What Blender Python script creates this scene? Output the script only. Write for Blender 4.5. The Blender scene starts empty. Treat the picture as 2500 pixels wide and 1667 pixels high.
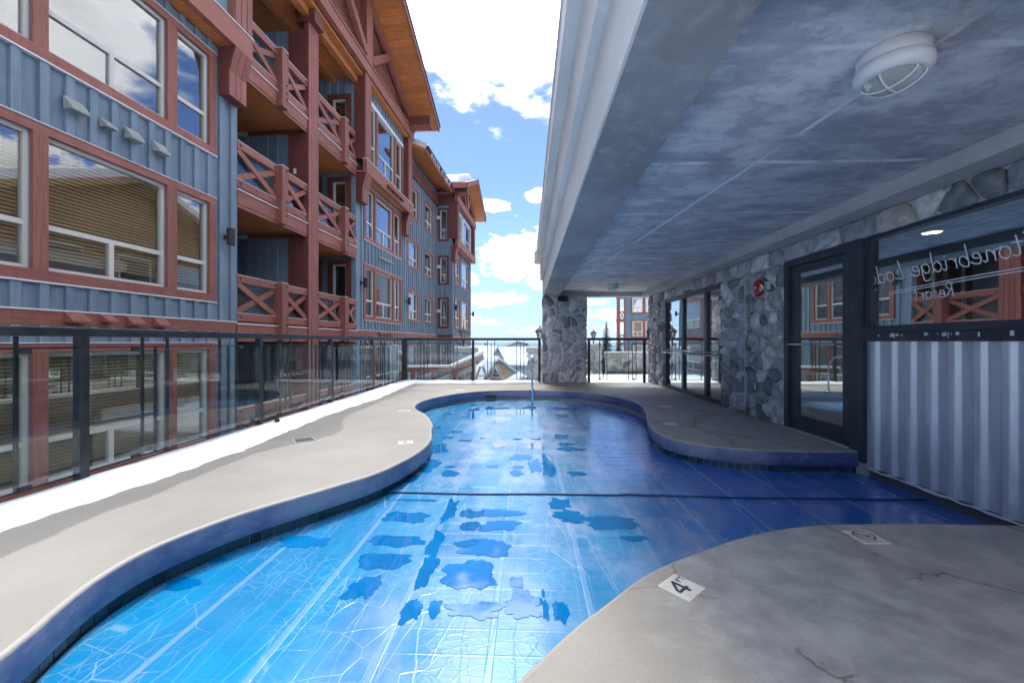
import bpy, bmesh, math, random
from mathutils import Vector, Matrix, noise
from mathutils.geometry import tessellate_polygon
R = math.radians
C = bpy.context.scene.collection
scene = bpy.context.scene

# ------------------------------------------------------------------ camera
cam_d = bpy.data.cameras.new('camera')
cam = bpy.data.objects.new('camera', cam_d); C.objects.link(cam)
cam_d.sensor_width = 36.0; cam_d.lens = 14.4
cam_d.clip_start = 0.05; cam_d.clip_end = 60000
cam.location = (0, 0, 1.11)
cam.rotation_euler = (R(90.05), 0, math.atan(.038))
scene.camera = cam

# ------------------------------------------------------------------ render settings
scene.render.engine = 'CYCLES'
cy = scene.cycles
cy.use_denoising = True
try: cy.denoiser = 'OPENIMAGEDENOISE'
except Exception: pass
cy.max_bounces = 7; cy.diffuse_bounces = 4; cy.adaptive_threshold = .03; cy.glossy_bounces = 4
cy.transmission_bounces = 6; cy.transparent_max_bounces = 24
cy.sample_clamp_indirect = 6.0
cy.caustics_reflective = False; cy.caustics_refractive = False
vs = scene.view_settings
vs.view_transform = 'Standard'; vs.look = 'None'; vs.gamma = 1.0; vs.use_curve_mapping = False
vs.exposure = 1.9

# ------------------------------------------------------------------ sun and sky
SUN_AZ, SUN_EL = -8.0, 60.0
sd = Vector((math.sin(R(SUN_AZ)) * math.cos(R(SUN_EL)), math.cos(R(SUN_AZ)) * math.cos(R(SUN_EL)), math.sin(R(SUN_EL))))
sun_d = bpy.data.lights.new('sun', 'SUN'); sun = bpy.data.objects.new('sun', sun_d); C.objects.link(sun)
sun_d.energy = 1.05; sun_d.angle = R(12); sun_d.color = (1.0, .96, .9)
sun.rotation_euler = sd.to_track_quat('Z', 'Y').to_euler()

world = bpy.data.worlds.new('World'); scene.world = world; world.use_nodes = True
wt = world.node_tree; wt.nodes.clear()


class NB:
    """small node-building helper"""
    def __init__(s, tree): s.t = tree
    def n(s, typ, **kw):
        nd = s.t.nodes.new(typ)
        for k, v in kw.items(): setattr(nd, k, v)
        return nd
    def put(s, sock, v):
        if v is None: return
        if hasattr(v, 'default_value') or hasattr(v, 'is_linked'): s.t.links.new(v, sock)
        else: sock.default_value = v
    def m(s, op, a, b=None, c=None, clamp=False):
        nd = s.n('ShaderNodeMath', operation=op); nd.use_clamp = clamp
        s.put(nd.inputs[0], a); s.put(nd.inputs[1], b); s.put(nd.inputs[2], c)
        return nd.outputs[0]
    def vm(s, op, a, b=None):
        nd = s.n('ShaderNodeVectorMath', operation=op)
        s.put(nd.inputs[0], a); s.put(nd.inputs[1], b)
        return nd.outputs[0]
    def xyz(s, v):
        nd = s.n('ShaderNodeSeparateXYZ'); s.put(nd.inputs[0], v); return nd.outputs
    def comb(s, x, y, z):
        nd = s.n('ShaderNodeCombineXYZ')
        for i, q in enumerate((x, y, z)): s.put(nd.inputs[i], q)
        return nd.outputs[0]
    def noise(s, v, scale=1., detail=4., rough=.55, dist=0.):
        nd = s.n('ShaderNodeTexNoise'); s.put(nd.inputs['Vector'], v)
        nd.inputs['Scale'].default_value = scale; nd.inputs['Detail'].default_value = detail
        nd.inputs['Roughness'].default_value = rough; nd.inputs['Distortion'].default_value = dist
        return nd.outputs[0]
    def voro(s, v, scale=1., feat='DISTANCE_TO_EDGE', rnd=1.0, out=0):
        nd = s.n('ShaderNodeTexVoronoi', feature=feat); s.put(nd.inputs['Vector'], v)
        nd.inputs['Scale'].default_value = scale; nd.inputs['Randomness'].default_value = rnd
        return nd.outputs[out]
    def ss(s, x, a, b, lo=0., hi=1.):
        nd = s.n('ShaderNodeMapRange', interpolation_type='SMOOTHSTEP'); s.put(nd.inputs[0], x)
        for i, q in enumerate((a, b, lo, hi)): s.put(nd.inputs[i + 1], q)
        return nd.outputs[0]
    def lin(s, x, a, b, lo=0., hi=1.):
        nd = s.n('ShaderNodeMapRange'); s.put(nd.inputs[0], x)
        for i, q in enumerate((a, b, lo, hi)): s.put(nd.inputs[i + 1], q)
        return nd.outputs[0]
    def mix(s, f, a, b, typ='MIX'):
        nd = s.n('ShaderNodeMix', data_type='RGBA', blend_type=typ)
        s.put(nd.inputs[0], f); s.put(nd.inputs[6], c4(a)); s.put(nd.inputs[7], c4(b))
        return nd.outputs[2]
    def scale(s, v, sc):
        return s.vm('MULTIPLY', v, sc)


def c4(c):
    return (c[0], c[1], c[2], 1.0) if isinstance(c, (tuple, list)) and len(c) == 3 else c


b = NB(wt)
out = b.n('ShaderNodeOutputWorld'); bg = b.n('ShaderNodeBackground'); bg.inputs[1].default_value = 0.14
wt.links.new(bg.outputs[0], out.inputs[0])
sky = b.n('ShaderNodeTexSky'); sky.sky_type = 'NISHITA'; sky.sun_disc = False
sky.sun_elevation = R(SUN_EL); sky.sun_rotation = R(SUN_AZ)
sky.altitude = 1500; sky.air_density = 1.0; sky.dust_density = .6; sky.ozone_density = 2.5
tc = b.n('ShaderNodeTexCoord')
D = b.vm('NORMALIZE', tc.outputs['Generated'])
dx, dy, dz = b.xyz(D)
az = b.m('MULTIPLY', b.m('ARCTAN2', dx, dy), 180 / math.pi)
el = b.m('MULTIPLY', b.m('ARCSINE', dz), 180 / math.pi)
den = b.m('ADD', b.m('MAXIMUM', dz, 0.0), .09)
P = b.comb(b.m('DIVIDE', dx, den), b.m('DIVIDE', dy, den), 0.0)
nd3 = b.noise(b.comb(b.m('MULTIPLY', az, .11), b.m('MULTIPLY', el, .22), 3.7), 1.6, 7, .54)    # fine edge billows
fld = None
# cumulus clumps: azimuth, elevation, half widths in degrees
for (a0, e0, ra, re) in [(6, 56, 44, 28.5), (-2.2, 11.6, 5.6, 3.2), (1.6, 14.0, 3.4, 1.9), (-4.3, 5.7, 5.4, 1.25), (-4.9, 18.4, 2.6, .9),
                         (-8.2, 8.7, 1.7, 1.35), (1.4, 19.6, 1.9, 1.1), (1.8, 8.4, 2.6, 1.1), (-8.5, 3.4, 2.2, .8), (-4.5, 2.6, 2.5, .6), (12.5, 3.6, 5, 1.1), (9.2, 5.4, 2.4, .5), (14, 1.9, 6, .8),
                         (-62, 30, 30, 18), (75, 36, 34, 22), (60, 12, 24, 7), (-150, 40, 50, 20), (150, 28, 45, 18), (-100, 14, 26, 8)]:
    q1 = b.m('POWER', b.m('ABSOLUTE', b.m('DIVIDE', b.m('SUBTRACT', az, a0), ra)), 2.0)
    q2 = b.m('POWER', b.m('ABSOLUTE', b.m('DIVIDE', b.m('SUBTRACT', el, e0), re)), 2.0)
    v = b.m('SUBTRACT', 1.0, b.m('SQRT', b.m('ADD', q1, q2)))
    fld = v if fld is None else b.m('MAXIMUM', fld, v)
bank = b.m('SUBTRACT', .18, b.m('MULTIPLY', b.m('ABSOLUTE', b.m('SUBTRACT', el, 1.6)), .34))
fld = b.m('MAXIMUM', fld, bank)
small = b.ss(el, 5, 28, .55, .62)
nd4 = b.noise(b.comb(b.m('MULTIPLY', az, .42), b.m('MULTIPLY', el, .85), 1.3), 1.4, 6, .6)
edge = b.m('ADD', b.m('MULTIPLY', b.m('SUBTRACT', nd3, .5), b.ss(el, 19, 25, 1.3, .62)), b.m('MULTIPLY', b.m('SUBTRACT', nd4, .5), b.ss(el, 16, 24, 2.0, .16)))
mask = b.ss(b.m('ADD', fld, edge), .02, b.ss(el, 5, 30, .34, .2))
thick = b.ss(b.m('ADD', fld, b.m('MULTIPLY', edge, .6)), .05, .6)
# cumulus bases are a little greyer; the heap in front of the sun is the brightest
sdv = b.n('ShaderNodeVectorMath', operation='DOT_PRODUCT'); wt.links.new(D, sdv.inputs[0]); sdv.inputs[1].default_value = sd
glow = b.ss(sdv.outputs['Value'], .86, .995)
shade = b.m('MULTIPLY', b.ss(b.noise(b.comb(b.m('MULTIPLY', az, .1), b.m('MULTIPLY', el, .35), 9.1), 1.4, 4, .5), .4, .7), thick)
lum = b.m('ADD', b.m('MULTIPLY', b.ss(el, 2, 34, 2.15, 5.2), b.m('SUBTRACT', 1.0, b.m('MULTIPLY', shade, b.ss(el, 4, 25, .22, .36)))), b.m('MULTIPLY', glow, 9.0))
ccol = b.scale(b.comb(1.0, 1.0, 1.02), b.comb(lum, lum, lum))
hor = b.ss(el, 0, 16, 1.0, 0.0)
skyc = b.mix(b.m('MULTIPLY', hor, .7), b.vm('MULTIPLY', sky.outputs[0], (.36, .385, .49)), (.95, 1.48, 1.98))
fin = b.mix(mask, skyc, ccol)
wt.links.new(fin, bg.inputs[0])
world.cycles.sampling_method = 'MANUAL'; world.cycles.sample_map_resolution = 256

# ------------------------------------------------------------------ materials
M = {}


def mat(name, base=(.5, .5, .5), rough=.6, metal=0., build=None, **kw):
    m = bpy.data.materials.new(name); m.use_nodes = True
    t = m.node_tree; nb = NB(t)
    p = t.nodes['Principled BSDF']
    p.inputs['Base Color'].default_value = c4(base); p.inputs['Roughness'].default_value = rough; p.inputs['Metallic'].default_value = metal
    for k, v in kw.items(): p.inputs[k.replace('_', ' ')].default_value = v
    pos = nb.n('ShaderNodeNewGeometry').outputs['Position']
    if build: build(nb, p, pos)
    M[name] = m
    return m


def bump(nb, p, h, strength=.3, dist=.01):
    bn = nb.n('ShaderNodeBump'); bn.inputs['Strength'].default_value = strength; bn.inputs['Distance'].default_value = dist
    nb.put(bn.inputs['Height'], h); nb.t.links.new(bn.outputs[0], p.inputs['Normal'])
    return bn


def paint_wood(c1, c2, stretch):
    def f(nb, p, pos):
        v = nb.scale(pos, stretch)
        g = nb.noise(v, 1.0, 6, .62)
        w = nb.noise(pos, 1.3, 4, .6)
        col = nb.mix(nb.ss(g, .3, .72), c1, c2)
        col = nb.mix(nb.m('MULTIPLY', nb.ss(w, .52, .75), .22), col, tuple(min(1, x * 1.5 + .04) for x in c2))
        run = nb.noise(nb.scale(pos, (7, 7, .5)), 1., 5, .65)
        col = nb.mix(nb.m('MULTIPLY', nb.ss(run, .52, .74), .38), col, tuple(x * .55 for x in c1))
        inf = nb.n('ShaderNodeObjectInfo').outputs['Random']
        col = nb.mix(.9, col, nb.comb(*[nb.lin(inf, 0, 1, .84, 1.14)] * 3), 'MULTIPLY')
        nb.put(p.inputs['Base Color'], col)
        bump(nb, p, g, .25, .004)
    return f


mat('red_h', rough=.62, build=paint_wood((.205, .062, .044), (.295, .110, .082), (3, 3, 60)))
mat('red_v', rough=.62, build=paint_wood((.20, .06, .043), (.285, .105, .079), (45, 45, 2.5)))
mat('red_dark', rough=.65, build=paint_wood((.105, .024, .020), (.14, .036, .03), (45, 45, 2.5)))  # darker copy of the red stain, shade of the sides put into the colour
mat('siding', rough=.6, build=paint_wood((.128, .182, .245), (.168, .228, .292), (40, 40, 1.6)))
mat('cedar', rough=.5, build=paint_wood((.36, .115, .032), (.53, .20, .06), (2.2, 26, 26)))
mat('frame', (.55, .53, .49), .45)
mat('flashing', (.62, .63, .66), .4)
mat('vent', (.27, .30, .29), .5)
mat('interior', (.045, .035, .028), .8)
mat('blind', (.62, .45, .25), .5)
mat('blind_white', (.6, .6, .58), .5)
mat('bolt', (.02, .015, .015), .5)
mat('lattice', (.17, .05, .042), .6)
mat('black_metal', rough=.42, build=lambda nb, p, pos: (
    nb.put(p.inputs['Base Color'], nb.mix(nb.ss(nb.noise(pos, 9, 4), .35, .8), (.012, .016, .022), (.03, .036, .045))),
    nb.put(p.inputs['Roughness'], nb.lin(nb.noise(pos, 14, 3), .3, .7, .32, .55))))
mat('bronze_frame', rough=.38, build=lambda nb, p, pos: nb.put(p.inputs['Base Color'], nb.mix(nb.ss(nb.noise(pos, 5, 4), .35, .8), (.03, .042, .058), (.055, .07, .09))))
mat('steel', (.6, .61, .63), .2, 1.0)
mat('chrome', (.75, .75, .76), .12, 1.0)
mat('alarm_red', (.5, .015, .02), .25)
mat('white_paint', (.72, .73, .76), .45)
mat('rubber', (.015, .016, .018), .6)
mat('print_dark', (.03, .035, .06), .5)
mat('print_red', (.32, .02, .05), .5)
mat('decal', (.88, .9, .92), .5)
mat('paper', (.7, .7, .72), .7)
mat('gasket', (.45, .46, .47), .6)


def concrete(c1, c2, c3, sp=.35, bs=.25):
    def f(nb, p, pos):
        n1 = nb.noise(pos, 1.1, 7, .6); n2 = nb.noise(pos, 9, 5, .6); n3 = nb.noise(pos, 90, 3, .6)
        col = nb.mix(nb.ss(n1, .32, .7), c1, c2)
        col = nb.mix(nb.m('MULTIPLY', nb.ss(n2, .5, .75), .6), col, c3)
        col = nb.mix(nb.m('MULTIPLY', nb.ss(n3, .55, .75), sp), col, tuple(x * .55 for x in c1))
        nb.put(p.inputs['Base Color'], col)
        bump(nb, p, nb.m('ADD', nb.m('MULTIPLY', n2, .6), nb.m('MULTIPLY', n3, .35)), bs, .006)
    return f


mat('concrete', rough=.8, build=concrete((.54, .535, .53), (.64, .63, .62), (.70, .69, .67)))
mat('concrete_grey', rough=.8, build=concrete((.40, .40, .41), (.52, .52, .53), (.6, .6, .6)))
mat('stone_cap', rough=.85, build=concrete((.42, .40, .37), (.5, .48, .44), (.55, .53, .5)))


def m_deck(nb, p, pos):
    x, y, z = nb.xyz(pos)
    n1 = nb.noise(pos, .9, 7, .6); n2 = nb.noise(pos, 6, 6, .62); n3 = nb.noise(pos, 110, 3, .65); n4 = nb.noise(pos, 34, 4, .6)
    cream = nb.mix(nb.ss(n1, .3, .7), (.27, .256, .229), (.345, .329, .297))
    cream = nb.mix(nb.m('MULTIPLY', nb.ss(n4, .52, .75), .35), cream, (.285, .268, .238))
    cream = nb.mix(nb.m('MULTIPLY', nb.ss(n3, .55, .70), .6), cream, (.19, .178, .158))
    grey = nb.mix(nb.ss(n2, .36, .66), (.33, .335, .342), (.47, .47, .468))
    grey = nb.mix(nb.m('MULTIPLY', nb.ss(n4, .5, .72), .45), grey, (.46, .455, .44))
    grey = nb.mix(nb.m('MULTIPLY', nb.ss(n3, .56, .72), .45), grey, (.17, .165, .16))
    # canopy shade put into the colour: cool grey beneath, cream in the open
    side = nb.ss(nb.m('ADD', nb.m('SUBTRACT', x, nb.m('MULTIPLY', nb.m('MAXIMUM', nb.m('SUBTRACT', y, 8.5), 0.), .7)), nb.m('MULTIPLY', nb.m('SUBTRACT', n2, .5), .9)), .35, 1.1)
    col = nb.mix(side, cream, grey)
    # meltwater soaking out of the snow strip by the railing
    lobe = nb.m('MULTIPLY', .40, nb.m('POWER', 2.718, nb.m('MULTIPLY', -1., nb.m('POWER', nb.m('ABSOLUTE', nb.m('DIVIDE', nb.m('SUBTRACT', y, 4.95), .62)), 2.))))
    thr = nb.m('ADD', nb.m('ADD', -2.72, lobe), nb.m('MULTIPLY', nb.m('SUBTRACT', nb.noise(pos, 2.2, 5), .5), .22))
    wet = nb.ss(nb.m('SUBTRACT', thr, x), -.015, .02)
    wetf = nb.m('MAXIMUM', wet, nb.ss(nb.m('ADD', y, nb.m('MULTIPLY', nb.m('SUBTRACT', n1, .5), .8)), 10.6, 10.75, 0., .8))
    wetf = nb.m('MULTIPLY', wetf, nb.ss(x, .2, .5, 1., 0.))
    col = nb.mix(wetf, col, nb.mix(1.0, col, (.66, .67, .69), 'MULTIPLY'))
    # crazing
    vd = nb.vm('ADD', nb.scale(pos, (1, 1, 0)), nb.scale(nb.comb(nb.noise(pos, 3.2, 5), nb.noise(nb.vm('ADD', pos, (7., 3., 0.)), 3.2, 5), 0.), (.42, .42, 0)))
    cr = nb.voro(vd, .82)
    gate = nb.ss(nb.noise(pos, .8, 2), .42, .5)
    crack = nb.m('MULTIPLY', nb.ss(cr, .002, .010, 1., 0.), nb.m('MULTIPLY', gate, nb.ss(x, -.1, .35)))
    halo = nb.m('MULTIPLY', nb.ss(cr, .0, .07, 1., 0.), nb.m('MULTIPLY', gate, nb.ss(x, .0, .4)))
    col = nb.mix(nb.m('MULTIPLY', halo, .35), col, (.27, .235, .19))
    col = nb.mix(nb.m('MULTIPLY', crack, .6), col, (.075, .07, .06))
    nb.put(p.inputs['Base Color'], col)
    nb.put(p.inputs['Roughness'], nb.m('SUBTRACT', nb.m('SUBTRACT', .82, nb.m('MULTIPLY', wetf, .3)), nb.m('MULTIPLY', side, nb.ss(n2, .4, .6, .30, .08))))
    bump(nb, p, nb.m('SUBTRACT', nb.m('ADD', nb.m('MULTIPLY', n3, .35), nb.m('MULTIPLY', n4, .5)), nb.m('MULTIPLY', crack, 1.5)), .35, .004)


mat('deck_concrete', rough=.8, build=m_deck)


def m_ceiling(nb, p, pos):
    x, y, z = nb.xyz(pos)
    st = nb.scale(pos, (1.1, 4.2, 1))
    n1 = nb.noise(st, 1.0, 7, .65); n2 = nb.noise(nb.scale(pos, (3, 11, 1)), 1.0, 5, .6); n3 = nb.noise(pos, 120, 2, .6); n4 = nb.noise(pos, .55, 4, .5)
    col = nb.mix(nb.ss(n1, .34, .68), (.60, .60, .64), (.80, .80, .83))
    n5 = nb.noise(nb.scale(pos, (1, 1.5, 1)), 3.4, 7, .7); n6 = nb.noise(nb.scale(pos, (9, 16, 1)), 1., 4, .6)
    col = nb.mix(nb.ss(n5, .43, .58), nb.mix(1., col, (.68, .69, .74), 'MULTIPLY'), col)
    col = nb.mix(nb.m('MULTIPLY', nb.m('MULTIPLY', nb.ss(n6, .52, .74), nb.ss(n4, .42, .62)), .6), col, (.34, .35, .39))
    col = nb.mix(nb.ss(n4, .38, .62), nb.mix(1., col, (.78, .80, .84), 'MULTIPLY'), col)
    col = nb.mix(nb.m('MULTIPLY', nb.ss(n2, .56, .74), .5), col, (.32, .33, .36))
    col = nb.mix(nb.m('MULTIPLY', nb.ss(n3, .55, .75), .3), col, (.36, .36, .38))
    n7 = nb.noise(nb.vm('ADD', pos, (4., 9., 0.)), 1.5, 8, .7)
    col = nb.mix(nb.m('MULTIPLY', nb.ss(n7, .54, .68), .55), col, (.86, .86, .88))
    col = nb.mix(nb.m('MULTIPLY', nb.ss(nb.noise(pos, 26, 4, .7), .54, .7), .35), col, (.38, .39, .43))
    # lime bloom along the formwork joints
    wob = nb.m('MULTIPLY', nb.m('SUBTRACT', nb.noise(pos, 2.5, 5), .5), .09)
    jl = None
    for y0, w in ((1.97, .022), (3.22, .025), (4.48, .012), (5.70, .01), (6.85, .012), (8.1, .01)):
        d = nb.m('ABSOLUTE', nb.m('SUBTRACT', nb.m('ADD', y, wob), y0))
        l = nb.m('MULTIPLY', nb.ss(d, w * .4, w * 1.5, 1., 0.), nb.ss(nb.noise(nb.comb(x, y0 * 3.1, 0.), 1.7, 3), .4, .55))
        jl = l if jl is None else nb.m('MAXIMUM', jl, l)
    d = nb.m('ABSOLUTE', nb.m('SUBTRACT', nb.m('ADD', nb.m('ADD', x, nb.m('MULTIPLY', y, .105)), nb.m('MULTIPLY', wob, .5)), 2.1))
    jl = nb.m('MAXIMUM', jl, nb.m('MULTIPLY', nb.ss(d, .006, .026, 1., 0.), nb.ss(nb.noise(nb.comb(y, 2., 0.), 1.3, 3), .3, .5)))
    col = nb.mix(nb.m('MULTIPLY', jl, .9), col, (.86, .87, .9))
    nb.put(p.inputs['Base Color'], col)
    bump(nb, p, nb.m('ADD', nb.m('MULTIPLY', n2, .5), nb.m('ADD', nb.m('MULTIPLY', n3, .2), nb.m('MULTIPLY', jl, .6))), .35, .006)


mat('ceiling_concrete', rough=.75, build=m_ceiling)


def m_stone(nb, p, pos):
    inf = nb.n('ShaderNodeObjectInfo').outputs['Random']
    r = nb.n('ShaderNodeValToRGB'); nb.put(r.inputs[0], inf)
    cr = r.color_ramp; cr.interpolation = 'CONSTANT'
    cols = [(.24, .26, .30), (.38, .39, .42), (.30, .31, .34), (.52, .51, .51), (.16, .18, .20), (.41, .385, .37), (.34, .36, .41), (.55, .54, .53), (.27, .26, .27)]
    while len(cr.elements) < len(cols): cr.elements.new(.5)
    for i, c in enumerate(cols):
        cr.elements[i].position = i / len(cols); cr.elements[i].color = c4(c)
    n1 = nb.noise(pos, 9, 6, .65); n2 = nb.noise(pos, 40, 4, .6)
    col = nb.mix(nb.ss(n1, .35, .7), nb.mix(1., r.outputs[0], (.95, .95, .98), 'MULTIPLY'), nb.mix(1., r.outputs[0], (1.65, 1.63, 1.6), 'MULTIPLY'))
    col = nb.mix(nb.m('MULTIPLY', nb.ss(n2, .58, .72), .4), col, (.09, .09, .1))
    nb.put(p.inputs['Base Color'], col)
    bump(nb, p, nb.m('ADD', n1, nb.m('MULTIPLY', n2, .35)), .7, .02)


mat('stone', rough=.8, build=m_stone)
mat('mortar', rough=.9, build=concrete((.58, .58, .59), (.66, .66, .66), (.72, .72, .72)))
mat('dark_grey', rough=.7, build=concrete((.10, .11, .12), (.13, .14, .15), (.16, .165, .17)))


def m_cover(nb, p, pos):
    x, y, z = nb.xyz(pos)
    wx = nb.noise(nb.scale(pos, (1, 1, 0)), 2.1, 3, .55); wy = nb.noise(nb.vm('ADD', pos, (11., 5., 0.)), 2.1, 3, .55)
    wp = nb.vm('ADD', nb.scale(pos, (1, 1, 0)), nb.scale(nb.comb(wx, wy, 0.), (.09, .09, 0.)))
    c1 = nb.ss(nb.voro(nb.scale(wp, (8.0, .55, 1)), 1.0), .0, .016, 1., 0.)          # long folds down the sheet
    c2 = nb.ss(nb.voro(nb.vm('ADD', nb.scale(wp, (4.6, 5.2, 1)), (5., 2., 0.)), 1.0), .0, .015, 1., 0.)
    c3 = nb.ss(nb.voro(nb.vm('ADD', nb.scale(wp, (13, 15, 1)), (1., 8., 0.)), 1.0), .0, .05, 1., 0.)
    fine = nb.noise(nb.scale(pos, (5, 46, 1)), 1.0, 3, .6)                            # fine cross ripple
    broad = nb.noise(nb.scale(pos, (2.3, 1.1, 1)), 1.0, 3, .55)
    gate1 = nb.ss(nb.noise(pos, 1.1, 2), .38, .58); gate2 = nb.ss(nb.noise(nb.vm('ADD', pos, (3., 9., 0.)), 1.6, 2), .40, .6)
    crease = nb.m('ADD', nb.m('ADD', nb.m('MULTIPLY', c1, nb.m('ADD', .4, nb.m('MULTIPLY', gate1, .6))), nb.m('MULTIPLY', c2, nb.m('MULTIPLY', gate2, 1.0))), nb.m('MULTIPLY', c3, nb.m('MULTIPLY', gate1, .45)))
    # welded strips 0.48 m wide, each with its own sheen tone and lie
    t_ = nb.m('DIVIDE', nb.m('ADD', x, 10.24), .48)
    sx = nb.m('ABSOLUTE', nb.m('SUBTRACT', nb.m('FRACT', t_), .5))
    seam = nb.ss(sx, .462, .474)
    idx = nb.n('ShaderNodeTexWhiteNoise', noise_dimensions='2D'); nb.put(idx.inputs['Vector'], nb.comb(nb.m('FLOOR', t_), nb.m('FLOOR', nb.m('DIVIDE', nb.m('ADD', y, 6.38), 10.)), 0.))
    rs = idx.outputs['Value']
    tq = nb.m('DIVIDE', nb.m('ADD', y, 20.0), .16)
    ql = nb.ss(nb.m('ABSOLUTE', nb.m('SUBTRACT', nb.m('FRACT', tq), .5)), .455, .5)
    idq = nb.n('ShaderNodeTexWhiteNoise', noise_dimensions='2D'); nb.put(idq.inputs['Vector'], nb.comb(nb.m('FLOOR', nb.m('MULTIPLY', t_, 3.)), nb.m('FLOOR', tq), 0.))
    h = nb.m('ADD', nb.m('ADD', nb.m('MULTIPLY', crease, .22), nb.m('MULTIPLY', fine, .26)), nb.m('ADD', nb.m('MULTIPLY', broad, .45), nb.m('ADD', nb.m('MULTIPLY', seam, .4), nb.m('ADD', nb.m('MULTIPLY', ql, .2), nb.m('MULTIPLY', idq.outputs['Value'], .05)))))
    col = nb.mix(nb.ss(broad, .35, .65), (.0015, .205, .46), (.003, .27, .54))
    col = nb.mix(nb.ss(x, .3, 1.9), col, (.0015, .125, .60))          # canopy shade painted in as a deeper blue
    sky_sheen = nb.m('ADD', nb.m('MULTIPLY', nb.ss(nb.noise(nb.scale(pos, (2.2, 1.3, 1)), 1.3, 6, .65), .40, .72), .42), nb.m('ADD', nb.m('MULTIPLY', rs, .16), nb.m('MULTIPLY', idq.outputs['Value'], .10)))      # whitish sky reflection painted into the colour
    sky_sheen = nb.m('MULTIPLY', nb.m('MULTIPLY', sky_sheen, nb.ss(y, 1.2, 5.5, .6, 1.25)), nb.m('ADD', .25, nb.m('MULTIPLY', nb.ss(nb.m('ABSOLUTE', nb.m('SUBTRACT', x, .25)), .8, 1.6, 1., 0.), 1.2)))
    col = nb.mix(nb.m('MINIMUM', sky_sheen, .8), col, (.40, .50, .70))
    col = nb.mix(nb.m('MULTIPLY', nb.m('MINIMUM', crease, 1.0), .36), col, (.46, .60, .78))    # fold-line highlights painted in as pale colour
    col = nb.mix(nb.m('MULTIPLY', seam, .45), col, (.26, .42, .68))
    nb.put(p.inputs['Base Color'], col)
    nb.put(p.inputs['Roughness'], nb.m('ADD', nb.lin(nb.noise(pos, 3.1, 4), .3, .7, .12, .22), nb.m('MULTIPLY', rs, .08)))
    p.inputs['IOR'].default_value = 1.5
    p.inputs['Coat Weight'].default_value = .55; p.inputs['Coat Roughness'].default_value = .08; p.inputs['Coat IOR'].default_value = 1.6
    bn = bump(nb, p, h, .33, .009)
    nb.t.links.new(bn.outputs[0], p.inputs['Coat Normal'])


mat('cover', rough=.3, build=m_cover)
mat('cover_hem', (.012, .045, .16), .4)
mat('meltwater', rough=.015, build=lambda nb, p, pos: (
    nb.put(p.inputs['Base Color'], nb.mix(nb.ss(nb.noise(pos, 2, 4), .35, .65), (.0, .155, .44), (.001, .19, .50))),
    p.inputs['IOR'].__setattr__('default_value', 1.5), p.inputs['Coat Weight'].__setattr__('default_value', .8), p.inputs['Coat Roughness'].__setattr__('default_value', .0)))
mat('pool_tile', rough=.2, build=lambda nb, p, pos: nb.put(p.inputs['Base Color'], nb.mix(nb.n('ShaderNodeObjectInfo').outputs['Random'], (.012, .035, .055), (.03, .075, .105))))
mat('grout', (.35, .37, .38), .8)
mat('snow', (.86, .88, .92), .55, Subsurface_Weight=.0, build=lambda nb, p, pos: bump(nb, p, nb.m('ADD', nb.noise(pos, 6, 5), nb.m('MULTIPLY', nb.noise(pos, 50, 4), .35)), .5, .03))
def m_ground(nb, p, pos):
    x, y, z = nb.xyz(pos)
    n = nb.noise(nb.scale(pos, (.012, .004, .01)), 1., 5, .6)
    nb.put(p.inputs['Base Color'], nb.mix(nb.m('MULTIPLY', nb.ss(y, 130, 320), nb.ss(n, .40, .56)), (.44, .47, .53), (.035, .055, .05)))
    bump(nb, p, nb.noise(pos, .5, 5), .5, .2)


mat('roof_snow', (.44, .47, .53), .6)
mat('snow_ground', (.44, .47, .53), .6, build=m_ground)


def m_galv(nb, p, pos):
    v = nb.scale(pos, (6, 6, 1.2))
    n1 = nb.noise(v, 1.0, 6, .65); n2 = nb.noise(pos, 30, 3)
    x, y, z = nb.xyz(pos)
    nb.put(p.inputs['Base Color'], nb.mix(nb.ss(n1, .35, .7), (.52, .56, .63), (.70, .74, .80)))
    nb.put(p.inputs['Roughness'], nb.lin(n1, .3, .7, .28, .46))
    scuff = nb.ss(nb.noise(nb.scale(pos, (8, 8, 3)), 1., 5, .7), .62, .72)
    nb.put(p.inputs['Metallic'], nb.lin(scuff, 0, 1, .35, .15))


mat('galvanised', rough=.4, metal=.85, build=m_galv)


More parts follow.
